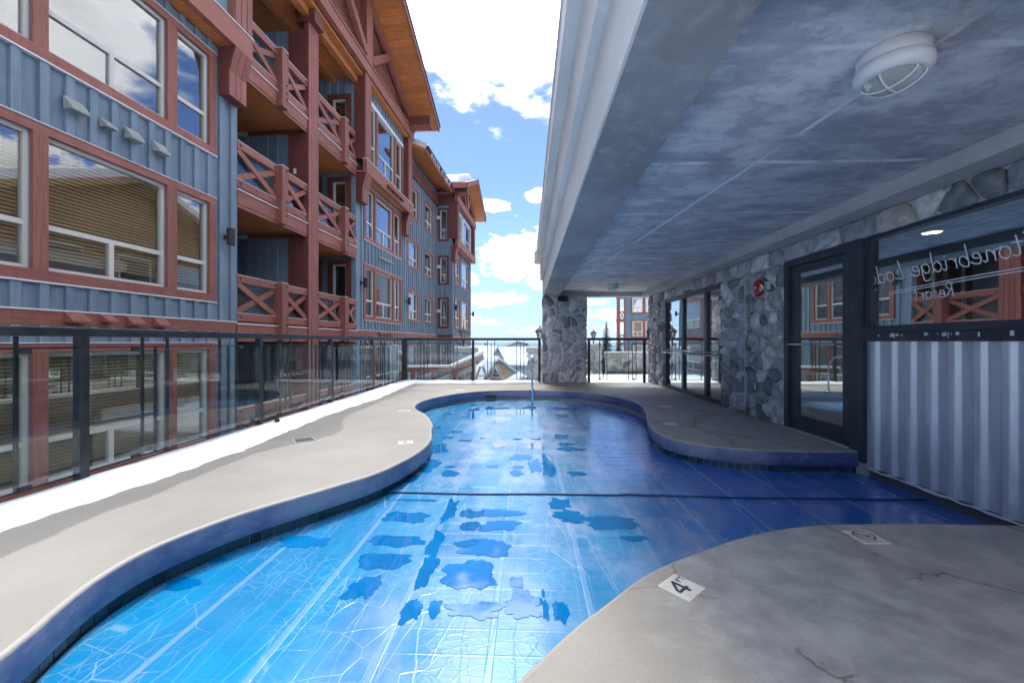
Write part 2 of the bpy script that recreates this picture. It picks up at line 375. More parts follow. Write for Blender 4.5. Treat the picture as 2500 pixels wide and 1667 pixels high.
def glass(name, base, refl_min, tint=(1, 1, 1), rough=0.0):
    m = bpy.data.materials.new(name); m.use_nodes = True
    t = m.node_tree; t.nodes.clear(); nb = NB(t)
    o = nb.n('ShaderNodeOutputMaterial'); mx = nb.n('ShaderNodeMixShader')
    tr = nb.n('ShaderNodeBsdfTransparent'); tr.inputs[0].default_value = c4(tint)
    gl = nb.n('ShaderNodeBsdfGlossy'); gl.inputs[0].default_value = c4(base); gl.inputs['Roughness'].default_value = rough
    gn = nb.n('ShaderNodeNewGeometry'); geo = gn.outputs['Position']
    dt = nb.n('ShaderNodeVectorMath', operation='DOT_PRODUCT'); t.links.new(gn.outputs['Incoming'], dt.inputs[0]); t.links.new(gn.outputs['True Normal'], dt.inputs[1])
    om = nb.m('SUBTRACT', 1.0, nb.m('ABSOLUTE', dt.outputs['Value']), clamp=True)
    fr = nb.m('ADD', .03, nb.m('MULTIPLY', .9, nb.m('POWER', om, 5.0)))
    bn = nb.n('ShaderNodeBump'); bn.inputs['Strength'].default_value = .012; bn.inputs['Distance'].default_value = .05
    nb.put(bn.inputs['Height'], nb.noise(geo, 1.6, 1)); t.links.new(bn.outputs[0], gl.inputs['Normal'])
    fac = nb.m('ADD', refl_min, fr, clamp=True)
    t.links.new(fac, mx.inputs[0]); t.links.new(tr.outputs[0], mx.inputs[1]); t.links.new(gl.outputs[0], mx.inputs[2])
    t.links.new(mx.outputs[0], o.inputs[0]); M[name] = m
    return m


glass('pane_lowe', (.86, .9, .95), .17, (.86, .86, .83))
glass('pane_pool', (.94, .97, 1.0), .46, (.72, .82, .82))
glass('pane_rail', (.9, .95, 1.0), .02, (.9, .95, .94))

# ------------------------------------------------------------------ geometry helpers
_cubes = {}


def link(o, parent=None):
    C.objects.link(o)
    if parent is not None: o.parent = parent
    return o


def cube_mesh(mn):
    if mn not in _cubes:
        me = bpy.data.meshes.new('block_' + mn)
        v = [(x, y, z) for x in (-.5, .5) for y in (-.5, .5) for z in (-.5, .5)]
        f = [(0, 1, 3, 2), (4, 6, 7, 5), (0, 4, 5, 1), (2, 3, 7, 6), (0, 2, 6, 4), (1, 5, 7, 3)]
        me.from_pydata(v, [], f); me.materials.append(M[mn]); _cubes[mn] = me
    return _cubes[mn]


def box(name, mn, x0, x1, y0, y1, z0, z1, parent=None):
    o = bpy.data.objects.new(name, cube_mesh(mn))
    o.location = ((x0 + x1) / 2, (y0 + y1) / 2, (z0 + z1) / 2); o.scale = (abs(x1 - x0), abs(y1 - y0), abs(z1 - z0))
    return link(o, parent)


def mesh(name, mn, verts, faces, parent=None, smooth=False):
    me = bpy.data.meshes.new(name); me.from_pydata([tuple(v) for v in verts], [], faces); me.validate(); me.update()
    if mn: me.materials.append(M[mn])
    if smooth:
        for p in me.polygons: p.use_smooth = True
    return link(bpy.data.objects.new(name, me), parent)


class MB:
    def __init__(s): s.v = []; s.f = []
    def add(s, vs, fs):
        k = len(s.v); s.v += [tuple(q) for q in vs]; s.f += [tuple(i + k for i in f) for f in fs]; return s
    def box(s, x0, x1, y0, y1, z0, z1):
        v = [(x, y, z) for x in (x0, x1) for y in (y0, y1) for z in (z0, z1)]
        return s.add(v, [(0, 1, 3, 2), (4, 6, 7, 5), (0, 4, 5, 1), (2, 3, 7, 6), (0, 2, 6, 4), (1, 5, 7, 3)])
    def bar(s, p, q, w, h, up=(0, 0, 1)):
        p = Vector(p); q = Vector(q); d = (q - p).normalized(); u = Vector(up); sd_ = d.cross(u)
        if sd_.length < 1e-4: sd_ = d.cross(Vector((1, 0, 0)))
        sd_.normalize(); u = sd_.cross(d)
        v = [e + sd_ * (a * w / 2) + u * (c * h / 2) for e in (p, q) for a in (-1, 1) for c in (-1, 1)]
        return s.add(v, [(0, 1, 3, 2), (4, 6, 7, 5), (0, 4, 5, 1), (2, 3, 7, 6), (0, 2, 6, 4), (1, 5, 7, 3)])
    def tube(s, pts, r, n=8, closed=False):
        pts = [Vector(p) for p in pts]; rings = []
        for i, p in enumerate(pts):
            a = pts[max(i - 1, 0)]; c = pts[min(i + 1, len(pts) - 1)]
            d = (c - a).normalized(); u = Vector((0, 0, 1)) if abs(d.z) < .9 else Vector((1, 0, 0))
            x = d.cross(u).normalized(); y = x.cross(d)
            rr = r[i] if isinstance(r, (list, tuple)) else r
            rings.append([p + (x * math.cos(2 * math.pi * k / n) + y * math.sin(2 * math.pi * k / n)) * rr for k in range(n)])
        vs = [q for rg in rings for q in rg]
        fs = [(i * n + k, i * n + (k + 1) % n, (i + 1) * n + (k + 1) % n, (i + 1) * n + k) for i in range(len(rings) - 1) for k in range(n)]
        fs += [tuple(range(n))[::-1], tuple((len(rings) - 1) * n + k for k in range(n))]
        return s.add(vs, fs)
    def lathe(s, prof, c, n=24, axis='z'):
        vs = []; fs = []
        for (r, h) in prof:
            for k in range(n):
                a = 2 * math.pi * k / n; x, y = r * math.cos(a), r * math.sin(a)
                vs.append({'z': (c[0] + x, c[1] + y, c[2] + h), 'x': (c[0] + h, c[1] + x, c[2] + y), 'y': (c[0] + x, c[1] + h, c[2] + y)}[axis])
        for i in range(len(prof) - 1):
            for k in range(n): fs.append((i * n + k, i * n + (k + 1) % n, (i + 1) * n + (k + 1) % n, (i + 1) * n + k))
        fs.append(tuple(range(n))); fs.append(tuple((len(prof) - 1) * n + k for k in range(n)))
        return s.add(vs, fs)
    def build(s, name, mn, parent=None, smooth=False): return mesh(name, mn, s.v, s.f, parent, smooth)


def empty(name, loc=(0, 0, 0), rz=0., parent=None):
    o = bpy.data.objects.new(name, None); o.location = loc; o.rotation_euler = (0, 0, rz); o.empty_display_size = .2
    return link(o, parent)


def tag(o, label, cat, group=None, kind=None):
    o['label'] = label; o['category'] = cat
    if group: o['group'] = group
    if kind: o['kind'] = kind
    return o


def struct(o, kind='structure', label=None, cat=None):
    o['kind'] = kind
    if label: o['label'] = label
    if cat: o['category'] = cat
    return o


def bevel(o, w=.006, seg=2):
    md = o.modifiers.new('bevel', 'BEVEL'); md.width = w; md.segments = seg; md.limit_method = 'ANGLE'
    return o


def catmull(pts, sub=6, closed=True):
    n = len(pts); res = []
    for i in range(n if closed else n - 1):
        p0, p1, p2, p3 = (pts[(i + k - 1) % n] if closed else pts[min(max(i + k - 1, 0), n - 1)] for k in range(4))
        for j in range(sub):
            t = j / sub
            res.append(tuple(.5 * ((2 * p1[k]) + (-p0[k] + p2[k]) * t + (2 * p0[k] - 5 * p1[k] + 4 * p2[k] - p3[k]) * t * t + (-p0[k] + 3 * p1[k] - 3 * p2[k] + p3[k]) * t ** 3) for k in (0, 1)))
    if not closed: res.append(tuple(pts[-1]))
    return res


def flat_poly(name, mn, loops, z, parent=None):
    vs = [(p[0], p[1], z) for l in loops for p in l]
    tri = tessellate_polygon([[Vector((p[0], p[1], 0)) for p in l] for l in loops])
    fs = []
    for t in tri:
        a, b_, c = (Vector(vs[i]) for i in t)
        fs.append(tuple(t) if (b_ - a).cross(c - a).z > 0 else tuple(reversed(t)))
    return mesh(name, mn, vs, fs, parent)


def offset_loop(pts, d):
    """move a closed loop along its left normal by d"""
    n = len(pts); res = []
    for i in range(n):
        a = Vector(pts[i - 1]); c = Vector(pts[(i + 1) % n]); t = (c - a)
        if t.length < 1e-6: t = Vector((1, 0))
        t.normalize(); res.append((pts[i][0] - t.y * d, pts[i][1] + t.x * d))
    return res


# ------------------------------------------------------------------ pool and deck
FAR = [(-1.22, 5.18), (-1.29, 5.53), (-1.55, 6.22), (-1.76, 6.58), (-1.93, 6.96), (-1.99, 7.43), (-1.89, 8.04), (-1.58, 8.69), (-1.18, 9.15), (-.61, 9.41), (.35, 9.46), (1.12, 9.22), (1.63, 8.65),
       (1.91, 8.01), (1.99, 7.34), (1.88, 6.61), (1.70, 5.88), (1.60, 5.32), (1.60, 4.98), (1.70, 4.74), (1.87, 4.56), (2.10, 4.40), (2.48, 4.31), (2.80, 4.29)]
RIGHT = [(3.1, 4.29), (3.37, 4.29)]
RIGHT2 = [(3.37, 2.605), (3.2, 2.605)]
NEAR = [(3.0, 2.605), (2.79, 2.61), (2.4, 2.61), (2.05, 2.595), (1.77, 2.57), (1.49, 2.5), (1.22, 2.39), (.98, 2.26), (.6, 2.02), (.3, 1.73), (.18, 1.61), (-.05, 1.33), (-.3, .95), (-.5, .4), (-.72, -.2), (-1.1, -.55),
        (-1.5, -.45), (-1.75, .05), (-1.80, .7), (-1.82, 1.15)]
LEFT = [(-1.87, 1.42), (-1.96, 1.66), (-2.02, 1.86), (-2.035, 2.07), (-1.99, 2.28), (-1.86, 2.58), (-1.68, 2.84), (-1.47, 3.13), (-1.25, 3.5), (-1.10, 4.1), (-1.10, 4.65)]
free = catmull(NEAR + LEFT + FAR, 5, closed=False)     # curved edge, counted from the metal wall round to the metal wall
rim = [(3.37, 2.605), (3.2, 2.605)] + free + [(3.1, 4.29), (3.37, 4.29)]     # open rim
loop = rim                                              # closed by the wall side
area = sum(loop[i - 1][0] * loop[i][1] - loop[i][0] * loop[i - 1][1] for i in range(len(loop)))
OUTW = 1 if area < 0 else -1                            # left normal of a clockwise loop points outwards
DX0, DX1, DY0, DY1 = -3.63, 3.5, -1.6, 11.75


def rim_off(d):
    r = offset_loop(loop, OUTW * d)
    r[0] = (3.37, r[1][1]); r[-1] = (3.37, r[-2][1])
    return r


outer = [(DX0, DY0), (3.37, DY0)] + rim_off(.022) + [(3.37, DY1), (DX0, DY1)]
deck = flat_poly('deck', 'deck_concrete', [outer], 0.0)
struct(deck)
mbx = MB(); mbx.box(DX0, DX0 + .01, DY0, DY1, -.35, -.002); mbx.box(DX0, 3.4, DY1, DY1 + .01, -.35, -.002)
mbx.build('deck_edge', 'concrete', deck)
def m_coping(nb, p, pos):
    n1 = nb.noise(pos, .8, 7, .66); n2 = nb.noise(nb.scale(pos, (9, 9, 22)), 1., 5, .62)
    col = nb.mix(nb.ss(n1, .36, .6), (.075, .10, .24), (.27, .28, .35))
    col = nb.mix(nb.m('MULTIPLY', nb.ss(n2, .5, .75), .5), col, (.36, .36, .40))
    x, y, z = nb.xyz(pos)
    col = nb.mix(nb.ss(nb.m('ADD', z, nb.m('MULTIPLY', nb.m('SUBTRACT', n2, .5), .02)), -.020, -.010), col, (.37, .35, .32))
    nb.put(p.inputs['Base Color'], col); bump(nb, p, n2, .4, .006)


mat('coping', rough=.55, build=m_coping)     # concrete kerb, blue light spilled from the cover painted into its face
# rounded coping
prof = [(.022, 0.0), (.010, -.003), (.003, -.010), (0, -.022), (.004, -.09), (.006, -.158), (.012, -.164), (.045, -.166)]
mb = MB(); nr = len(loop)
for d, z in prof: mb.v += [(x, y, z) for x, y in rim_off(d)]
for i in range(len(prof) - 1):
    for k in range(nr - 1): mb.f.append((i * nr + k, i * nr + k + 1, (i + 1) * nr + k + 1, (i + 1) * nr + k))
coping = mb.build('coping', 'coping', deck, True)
mb = MB()
for z in (-.16, -.9): mb.v += [(x, y, z) for x, y in rim_off(.046)]
for k in range(nr - 1): mb.f.append((k, k + 1, nr + k + 1, nr + k))
basin = mb.build('pool_basin', 'grout', None); struct(basin)
# waterline tiles, two rows, along the parts of the rim that face the camera
tp = bpy.data.meshes.new('tile'); bt = MB(); bt.box(-.036, .036, 0, .006, -.036, .036)
tp.from_pydata(bt.v, [], bt.f); tp.materials.append(M['pool_tile'])
tl = rim_off(.046); acc = 0.; cnt = 0
rng = random.Random(4)
for i in range(len(tl) - 1):
    a = Vector(tl[i]); c = Vector(tl[i + 1]); L = (c - a).length; t = (c - a) / max(L, 1e-6)
    while acc < L:
        p = a + t * acc
        vis = (p.x < -.9 and 1.1 < p.y < 6.) or (p.x > 1.5 and 4.0 < p.y < 6)
        if vis:
            for zz in (-.205, -.281):
                o = bpy.data.objects.new('tile', tp); nrm = Vector((-t.y, t.x)) * -OUTW
                o.location = (p.x, p.y, zz); o.rotation_euler = (0, 0, math.atan2(t.y, t.x) if OUTW < 0 else math.atan2(-t.y, -t.x))
                link(o, basin); cnt += 1
        acc += .0765
    acc -= L

# pool cover: far sheet laps over the near one
SEAM_Y = 3.62
seam = [(x, SEAM_Y + .018 * math.sin(x * 2.2) + .012 * math.sin(x * 5.1 + 1)) for x in [(-1.6 + .1 * i) for i in range(54)]]


def clip(poly, keep_above, yc):
    res = []
    for i in range(len(poly)):
        a, c = poly[i - 1], poly[i]
        ia = (a[1] >= yc) == keep_above; ic = (c[1] >= yc) == keep_above
        if ia != ic:
            t = (yc - a[1]) / (c[1] - a[1]); res.append((a[0] + (c[0] - a[0]) * t, yc))
        if ic: res.append(c)
    return res


cov_loop = [(3.62, 2.60)] + rim_off(.03)[1:-1] + [(3.62, 4.29)]
cover = empty('pool_cover', (0, 0, -.24))
tag(cover, 'creased bright blue bubble cover spread over the curved swimming pool', 'pool cover')
Zn, Zf = -.24, -.226
nearp = clip(cov_loop, False, SEAM_Y + .2); farp = clip(cov_loop, True, SEAM_Y)
# insert a wavy edge into the far sheet


def wavy(poly):
    res = []
    for i in range(len(poly)):
        a, c = poly[i - 1], poly[i]
        if abs(a[1] - SEAM_Y) < 1e-6 and abs(c[1] - SEAM_Y) < 1e-6 and abs(a[0] - c[0]) > 1:
            n = 60
            for k in range(1, n):
                x = a[0] + (c[0] - a[0]) * k / n
                res.append((x, SEAM_Y + .010 * math.sin(x * 2.1) + .006 * math.sin(x * 5.3 + 1) + .025 * max(0, 1 - abs(x - .9) / .12)))
        res.append(c)
    return res


farw = wavy(farp)
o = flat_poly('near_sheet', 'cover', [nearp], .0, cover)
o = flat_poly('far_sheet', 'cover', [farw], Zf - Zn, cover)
edge_pts = sorted([p for p in farw if p[1] < SEAM_Y + .07 and p[1] > SEAM_Y - .06], key=lambda p: p[0])
edge_pts = [p for i, p in enumerate(edge_pts) if i == 0 or p[0] - edge_pts[i - 1][0] > .02]
mb = MB(); mb.tube([(p[0], p[1] - .002, .008) for p in edge_pts], .008, 6); mb.build('hem', 'cover_hem', cover, True)

# meltwater lying on the cover (world x, y, half sizes, turn)
PUD = []


def pud(x, y, rx, ry, turn=0., seed=0): PUD.append((x, y, rx, ry, turn, seed))


def from_photo(px, py, rx, ry, z):
    # measured on the photograph: pixel centre and half sizes, turned into metres on the sheet
    zc = (1.11 - z) * 1000 / (py - 835.); k = (px - 1250) / 1000.
    y2 = (1.11 - z) * 1000 / (py - ry - 835.); y1 = (1.11 - z) * 1000 / (py + ry - 835.)
    return (k * zc - .038 * zc, zc + .038 * k * zc, rx / 1000 * zc, abs(y2 - y1) / 2)


A1 = [(1055, 228, 30, 6), (1400, 290, 140, 14), (1380, 340, 55, 14), (1380, 490, 50, 18), (1420, 545, 60, 12), (1460, 580, 100, 18), (1210, 505, 40, 8), (1065, 505, 35, 8), (565, 495, 50, 7), (500, 425, 28, 9), (620, 455, 50, 10),
      (1262, 640, 20, 30), (1290, 720, 45, 60), (1100, 636, 80, 20), (1190, 700, 50, 48), (1070, 708, 50, 13), (1065, 752, 50, 22), (885, 705, 45, 10), (500, 570, 60, 35), (410, 700, 95, 45), (320, 790, 36, 28), (585, 755, 60, 22), (585, 708, 35, 9),
      (575, 865, 20, 12), (1500, 755, 65, 16), (940, 550, 60, 20), (1200, 560, 60, 20), (740, 320, 50, 34), (950, 310, 90, 30), (1140, 300, 70, 36), (870, 300, 36, 30), (690, 518, 50, 6), (820, 498, 25, 6), (560, 328, 35, 6), (530, 350, 35, 6), (750, 262, 20, 6), (650, 258, 20, 5), (930, 385, 40, 10)]
for q in A1:
    x, y, rx, ry = from_photo(900 + q[0] / 2.94, 900 + q[1] / 2.94, q[2] / 2.94, q[3] / 2.94, Zf)
    if y - ry > SEAM_Y + .06: pud(x, y, rx, ry, 0)
A2 = [(940, 122, 140, 8), (860, 240, 150, 42), (1175, 190, 46, 85), (1310, 222, 80, 30), (1310, 310, 70, 33), (1500, 215, 165, 30), (1530, 302, 140, 38), (765, 412, 205, 44), (690, 555, 185, 62), (570, 750, 120, 90), (120, 420, 190, 40), (1075, 420, 55, 90), (1010, 610, 62, 120),
      (890, 915, 72, 80), (1060, 900, 42, 62), (1390, 462, 215, 68), (1300, 650, 180, 100), (1650, 712, 50, 38), (1330, 905, 200, 62), (1700, 870, 135, 100), (1860, 910, 24, 72), (1970, 930, 55, 75), (1960, 150, 75, 36), (2020, 225, 110, 34), (2050, 262, 80, 26), (1840, 790, 16, 26)]
for q in A2:
    x, y, rx, ry = from_photo(700 + q[0] / 2.94, 1180 + q[1] / 2.94, q[2] / 2.94, q[3] / 2.94, Zn)
    if y + ry < SEAM_Y + .05: pud(x, y, rx, ry, 0)
A3 = [(205, 375, 130, 34), (310, 457, 80, 14)]
for q in A3:
    x, y, rx, ry = from_photo(1400 + q[0] / 2.138, 1100 + q[1] / 2.138, q[2] / 2.138, q[3] / 2.138, Zn); pud(x, y, rx, ry)
A4 = [(950, 912, 95, 34), (1120, 782, 60, 22)]
for q in A4:
    x, y, rx, ry = from_photo(q[0] / 2.138, 1000 + q[1] / 2.138, q[2] / 2.138, q[3] / 2.138, Zn); pud(x, y, rx, ry)
mw = MB()
for i, (x, y, rx, ry, tn, sd0) in enumerate(PUD):
    n = 72; ring = []
    for k in range(n):
        a = 2 * math.pi * k / n
        r = 1.0 + .5 * noise.noise((math.cos(a) * 1.3 + i * 3.1, math.sin(a) * 1.3, i * 1.7)) + .26 * noise.noise((math.cos(a) * 3.2 + i, math.sin(a) * 3.2, i * 2.3)) + .11 * noise.noise((math.cos(a) * 9 + i, math.sin(a) * 9, 5.)) + .06 * noise.noise((math.cos(a) * 21 + i, math.sin(a) * 21, 8.))
        # squarish outlines: water is held between the fold lines
        ca, sa = math.cos(a), math.sin(a); e = (abs(ca) ** 3 + abs(sa) ** 3) ** (-1 / 3.)
        ring.append((x + rx * ca * e * r * .95, y + ry * sa * e * r * .95))
    zz = (Zf if y > SEAM_Y + .03 else Zn) + .0008 + .00003 * i
    mw.add([(x, y, zz)] + [(q[0], q[1], zz) for q in ring], [(0, k + 1, (k + 1) % n + 1) for k in range(n)])
water = mw.build('meltwater', 'meltwater')
struct(water, 'stuff', 'thin puddles of meltwater lying on the blue pool cover', 'puddles')

# ------------------------------------------------------------------ concrete canopy over the pool
mat('beam_concrete', rough=.8, build=concrete((.25, .25, .27), (.36, .36, .38), (.47, .47, .48)))  # darker copy for the beam soffit, its shade put into the colour
mat('fascia_lit', rough=.7, build=concrete((.66, .655, .65), (.76, .755, .75), (.8, .795, .79), .2))  # lighter copy, sky light on the canopy edge put into the colour
can = empty('concrete_canopy', (2, 4, 2.36))
tag(can, 'grey concrete canopy roof with stepped cornice over the right half of the pool', 'canopy')
can_w = can


def cb(name, mn, *a):
    o = box(name, mn, *a); o.parent = can; o.matrix_parent_inverse = Matrix.Translation(can.location).inverted(); return o


cb('slab', 'ceiling_concrete', .86, 6.5, -1.3, 11.35, 2.49, 2.9)
cb('fascia', 'fascia_lit', .425, .4395, -1.3, 11.64, 2.357, 2.851)
cb('edge_beam', 'beam_concrete', .44, .86, -1.3, 11.62, 2.36, 2.852)
cb('wall_beam', 'concrete_grey', 3.12, 3.66, -1.3, 11.35, 2.362, 2.489)
cb('cross_beam', 'concrete', .862, 3.118, .75, 1.53, 2.361, 2.488)
cb('end_beam', 'concrete_grey', .862, 6.5, 11.352, 11.62, 2.358, 2.9)
cb('cornice', 'fascia_lit', .36, .9, -1.3, 11.70, 2.854, 3.33)
cb('cornice', 'fascia_lit', .257, .9, -1.3, 11.80, 3.332, 3.60)
cb('cornice', 'flashing', .245, .9, -1.3, 11.81, 3.602, 3.64)
cb('cornice', 'fascia_lit', .20, .256, 11.35, 11.86, 3.36, 3.62)
cb('roof_deck', 'snow', .9, 6.5, -1.3, 11.6, 2.902, 3.5)


def ceiling_light(name, x, y, z, rot, label):
    t = empty(name, (x, y, z), rot)
    tag(t, label, 'ceiling lamp', 'bulkhead lamps under the canopy')
    m = MB(); m.lathe([(.0, 0), (.118, 0), (.124, -.004), (.124, -.052), (.12, -.056)], (0, 0, 0), 36); m.build('base', 'white_paint', t, True)
    m = MB(); m.lathe([(.128, -.060), (.134, -.064), (.134, -.095), (.122, -.112), (.104, -.122), (.098, -.116)], (0, 0, 0), 36); m.build('rim', 'white_paint', t, True)
    m = MB(); m.lathe([(.100, -.108), (.096, -.128), (.08, -.145), (.05, -.157), (.012, -.162)], (0, 0, 0), 32); m.build('lens', 'lens', t, True)
    for kx in (-.036, .036):
        arc = [(kx, .1 * math.cos(a) if abs(kx) else 0, -.116 - .05 * math.sin(a)) for a in [math.pi * i / 12 for i in range(13)]]
        m = MB(); m.tube(arc, .0045, 6); m.build('cage_bar', 'white_paint', t, True)
    arc = [(.1 * math.cos(a), 0, -.116 - .052 * math.sin(a)) for a in [math.pi * i / 12 for i in range(13)]]
    m = MB(); m.tube(arc, .0045, 6); m.build('cage_bar', 'white_paint', t, True)
    return t


mat('lens', (.55, .56, .56), .12, Transmission_Weight=.35, IOR=1.3)
bigl = ceiling_light('ceiling_light', 1.74, 2.02, 2.49, R(25), 'large white caged bulkhead lamp on the near canopy ceiling')
for o_ in bigl.children: o_.scale = (1.1, 1.1, 1.1)
ceiling_light('ceiling_light', 2.04, 9.95, 2.49, R(25), 'small white bulkhead lamp on the far canopy ceiling near the pillar')


# ------------------------------------------------------------------ fitted stonework
def clip_half(poly, a, c, d):
    """keep a*x+c*y<=d"""
    res = []
    for i in range(len(poly)):
        p, q = poly[i - 1], poly[i]
        vp, vq = a * p[0] + c * p[1] - d, a * q[0] + c * q[1] - d
        if (vp <= 0) != (vq <= 0):
            t = vp / (vp - vq); res.append((p[0] + (q[0] - p[0]) * t, p[1] + (q[1] - p[1]) * t))
        if vq <= 0: res.append(q)
    return res


def stones(parent, u0, u1, v0, v1, size, mp, seed, gap=.012, aspect=1.0, depth=.05, inv=None):
    rg = random.Random(seed)
    nu = max(1, round((u1 - u0) / (size * aspect))); nv = max(1, round((v1 - v0) / size))
    pts = []
    for i in range(nu):
        for j in range(nv):
            if rg.random() < .2 and nu > 2 and nv > 2: continue
            du, dv = (u1 - u0) / nu, (v1 - v0) / nv
            pts.append((u0 + (i + .5 + rg.uniform(-.62, .62)) * du, v0 + (j + .5 + (.25 if i % 2 else -.25) * (nv > 1) + rg.uniform(-.55, .55)) * dv))
    for i, s in enumerate(pts):
        poly = [(u0, v0), (u1, v0), (u1, v1), (u0, v1)]
        near = sorted((q for q in pts if q is not s), key=lambda q: (q[0] - s[0]) ** 2 + (q[1] - s[1]) ** 2)[:16]
        for q in near:
            a, c = q[0] - s[0], q[1] - s[1]; L = math.hypot(a, c)
            if L < 1e-5: continue
            mx, my = (s[0] + q[0]) / 2, (s[1] + q[1]) / 2
            poly = clip_half(poly, a / L, c / L, (a * mx + c * my) / L - gap / 2)
            if len(poly) < 3: break
        if len(poly) < 3: continue
        # knock the corners off, then roughen
        ch = []
        for k in range(len(poly)):
            p, q = poly[k], poly[(k + 1) % len(poly)]
            if math.hypot(q[0] - p[0], q[1] - p[1]) < size * .12: ch.append(((p[0] + q[0]) / 2, (p[1] + q[1]) / 2)); continue
            ch += [(p[0] * .82 + q[0] * .18, p[1] * .82 + q[1] * .18), (p[0] * .18 + q[0] * .82, p[1] * .18 + q[1] * .82)]
        poly = ch; pp = []
        for k in range(len(poly)):
            p, q = poly[k], poly[(k + 1) % len(poly)]
            pp.append(p)
            if math.hypot(q[0] - p[0], q[1] - p[1]) > size * .55:
                pp.append(((p[0] + q[0]) / 2 + rg.uniform(-1, 1) * size * .035, (p[1] + q[1]) / 2 + rg.uniform(-1, 1) * size * .035))
        cu = sum(p[0] for p in pp) / len(pp); cv = sum(p[1] for p in pp) / len(pp)
        n = len(pp); base = rg.uniform(.25, 1.) * depth; tu, tv = rg.uniform(-.1, .1), rg.uniform(-.1, .1)
        vs = []
        for p in pp: vs.append(mp(p[0], p[1], 0))
        for p in pp: vs.append(mp(cu + (p[0] - cu) * .97, cv + (p[1] - cv) * .97, base * rg.uniform(.45, .8)))
        for p in pp: vs.append(mp(cu + (p[0] - cu) * rg.uniform(.66, .78), cv + (p[1] - cv) * rg.uniform(.66, .78), base * rg.uniform(.9, 1.2) + .02 * (tu * (p[0] - cu) + tv * (p[1] - cv)) / size))
        vs.append(mp(cu, cv, base * rg.uniform(1.0, 1.3)))
        fs = []
        for r_ in range(2):
            for k in range(n): fs.append((r_ * n + k, r_ * n + (k + 1) % n, (r_ + 1) * n + (k + 1) % n, (r_ + 1) * n + k))
        for k in range(n): fs.append((2 * n + k, 2 * n + (k + 1) % n, 3 * n))
        o = mesh('stone', 'stone', vs, fs, parent, True)
        if inv is not None: o.matrix_parent_inverse = inv
    return


# stone pillar carrying the canopy
pil = tag(box('stone_pillar', 'mortar', .45, 1.57, 11.17, 11.98, 0, 2.358), 'thick grey fieldstone pillar under the far corner of the canopy', 'pillar')
# real-size mesh so that its stones are not scaled
me = MB(); me.box(.45, 1.57, 11.17, 11.98, 0, 2.358); bpy.data.objects.remove(pil)
pil = tag(me.build('stone_pillar', 'mortar'), 'thick grey fieldstone pillar under the far corner of the canopy', 'pillar')
stones(pil, .41, 1.61, .0, 2.35, .175, lambda u, v, d: (u, 11.17 - d, v), 11, depth=.055, gap=.034)
stones(pil, 11.13, 11.98, .0, 2.35, .22, lambda u, v, d: (.45 - d, u, v), 12, depth=.05, gap=.034)
stones(pil, 11.13, 11.98, .0, 2.35, .24, lambda u, v, d: (1.57 + d, u, v), 13, depth=.05, gap=.034)

# loudspeaker tucked under the beam
spk = tag(bevel(MB().box(.82, 1.08, 11.0, 11.13, 2.20, 2.335).build('wall_speaker', 'rubber')), 'small black loudspeaker box at the top of the stone pillar', 'speaker')
bx_ = MB().box(.90, 1.0, 11.08, 11.16, 2.33, 2.357).build('bracket', 'rubber', spk)

# ------------------------------------------------------------------ pool house wall on the right
ph = empty('pool_house', (3.35, 4, 0))
tag(ph, 'fieldstone and dark framed glass pool house wall on the right', 'building')
phi = Matrix.Translation(ph.location).inverted()


def pb(name, mn, x0, x1, y0, y1, z0, z1, parent=None):
    m = MB().box(x0, x1, y0, y1, z0, z1).build(name, mn, parent or ph)
    if parent is None: m.matrix_parent_inverse = phi
    return m


X = 3.35
wall = pb('wall', 'mortar', X + .04, X + .32, 5.49, 6.34, -.02, 2.355)
mpw = lambda u, v, d: (X + .04 - d, u, v)
stones(wall, 5.50, 6.34, 0, 2.13, .165, mpw, 21, gap=.026, depth=.07)
wall = pb('wall', 'mortar', X + .04, X + .32, 6.55, 7.26, -.02, 2.355)
stones(wall, 6.55, 7.26, 0, 2.13, .165, mpw, 22, gap=.026, depth=.07)
stones(wall, X + .05, X + .2, 0, 2.13, .2, lambda u, v, d: (u, 6.55 - d * .5, v), 27, gap=.02, depth=.03)
pb('chase', 'dark_grey', X + .17, X + .32, 6.341, 6.549, -.02, 2.355)  # shade of the recess painted in as a dark surface
wall = pb('wall', 'mortar', X + .04, X + .32, 10.25, 11.54, -.02, 2.355)
stones(wall, 10.25, 11.55, 0, 2.13, .17, mpw, 23, gap=.03, depth=.075)
stones(wall, X + .0, X + .32, 0, 2.3, .2, lambda u, v, d: (u, 11.54 + d, v), 28, gap=.018, depth=.04)
lin_ = pb('lintel', 'mortar', X + .045, X + .32, -1.3, 11.538, 2.152, 2.357)
stones(lin_, 1.4, 11.55, 2.145, 2.36, .215, mpw, 24, gap=.03, aspect=1.45, depth=.06)

# glazed corridor window with three lights
win = pb('window', 'bronze_frame', X + .05, X + .15, 7.26, 10.25, 2.06, 2.151)
fr = [(7.26, 7.33), (7.93, 8.03), (9.10, 9.20), (10.18, 10.25)]
for a, c in fr: pb('frame', 'bronze_frame', X + .05, X + .15, a, c, 0.0, 2.059, win)
for i in range(3): pb('frame', 'bronze_frame', X + .05, X + .15, fr[i][1], fr[i + 1][0], 0.0, .07, win)
for i in range(3): pb('pane', 'pane_pool', X + .09, X + .096, fr[i][1], fr[i + 1][0], .07, 2.06, win)
m = MB(); m.tube([(X - .02, 7.2, .86), (X - .02, 10.2, .86), (X + .03, 10.26, .84)], .018, 8); m.tube([(X - .02, 7.2, .92), (X - .02, 10.1, .92)], .01, 8)
for yy in (7.6, 8.6, 9.7): m.tube([(X - .02, yy, .86), (X + .06, yy, .84)], .01, 6)
o = m.build('guard_bar', 'steel', ph, True); o.matrix_parent_inverse = phi
m = MB()
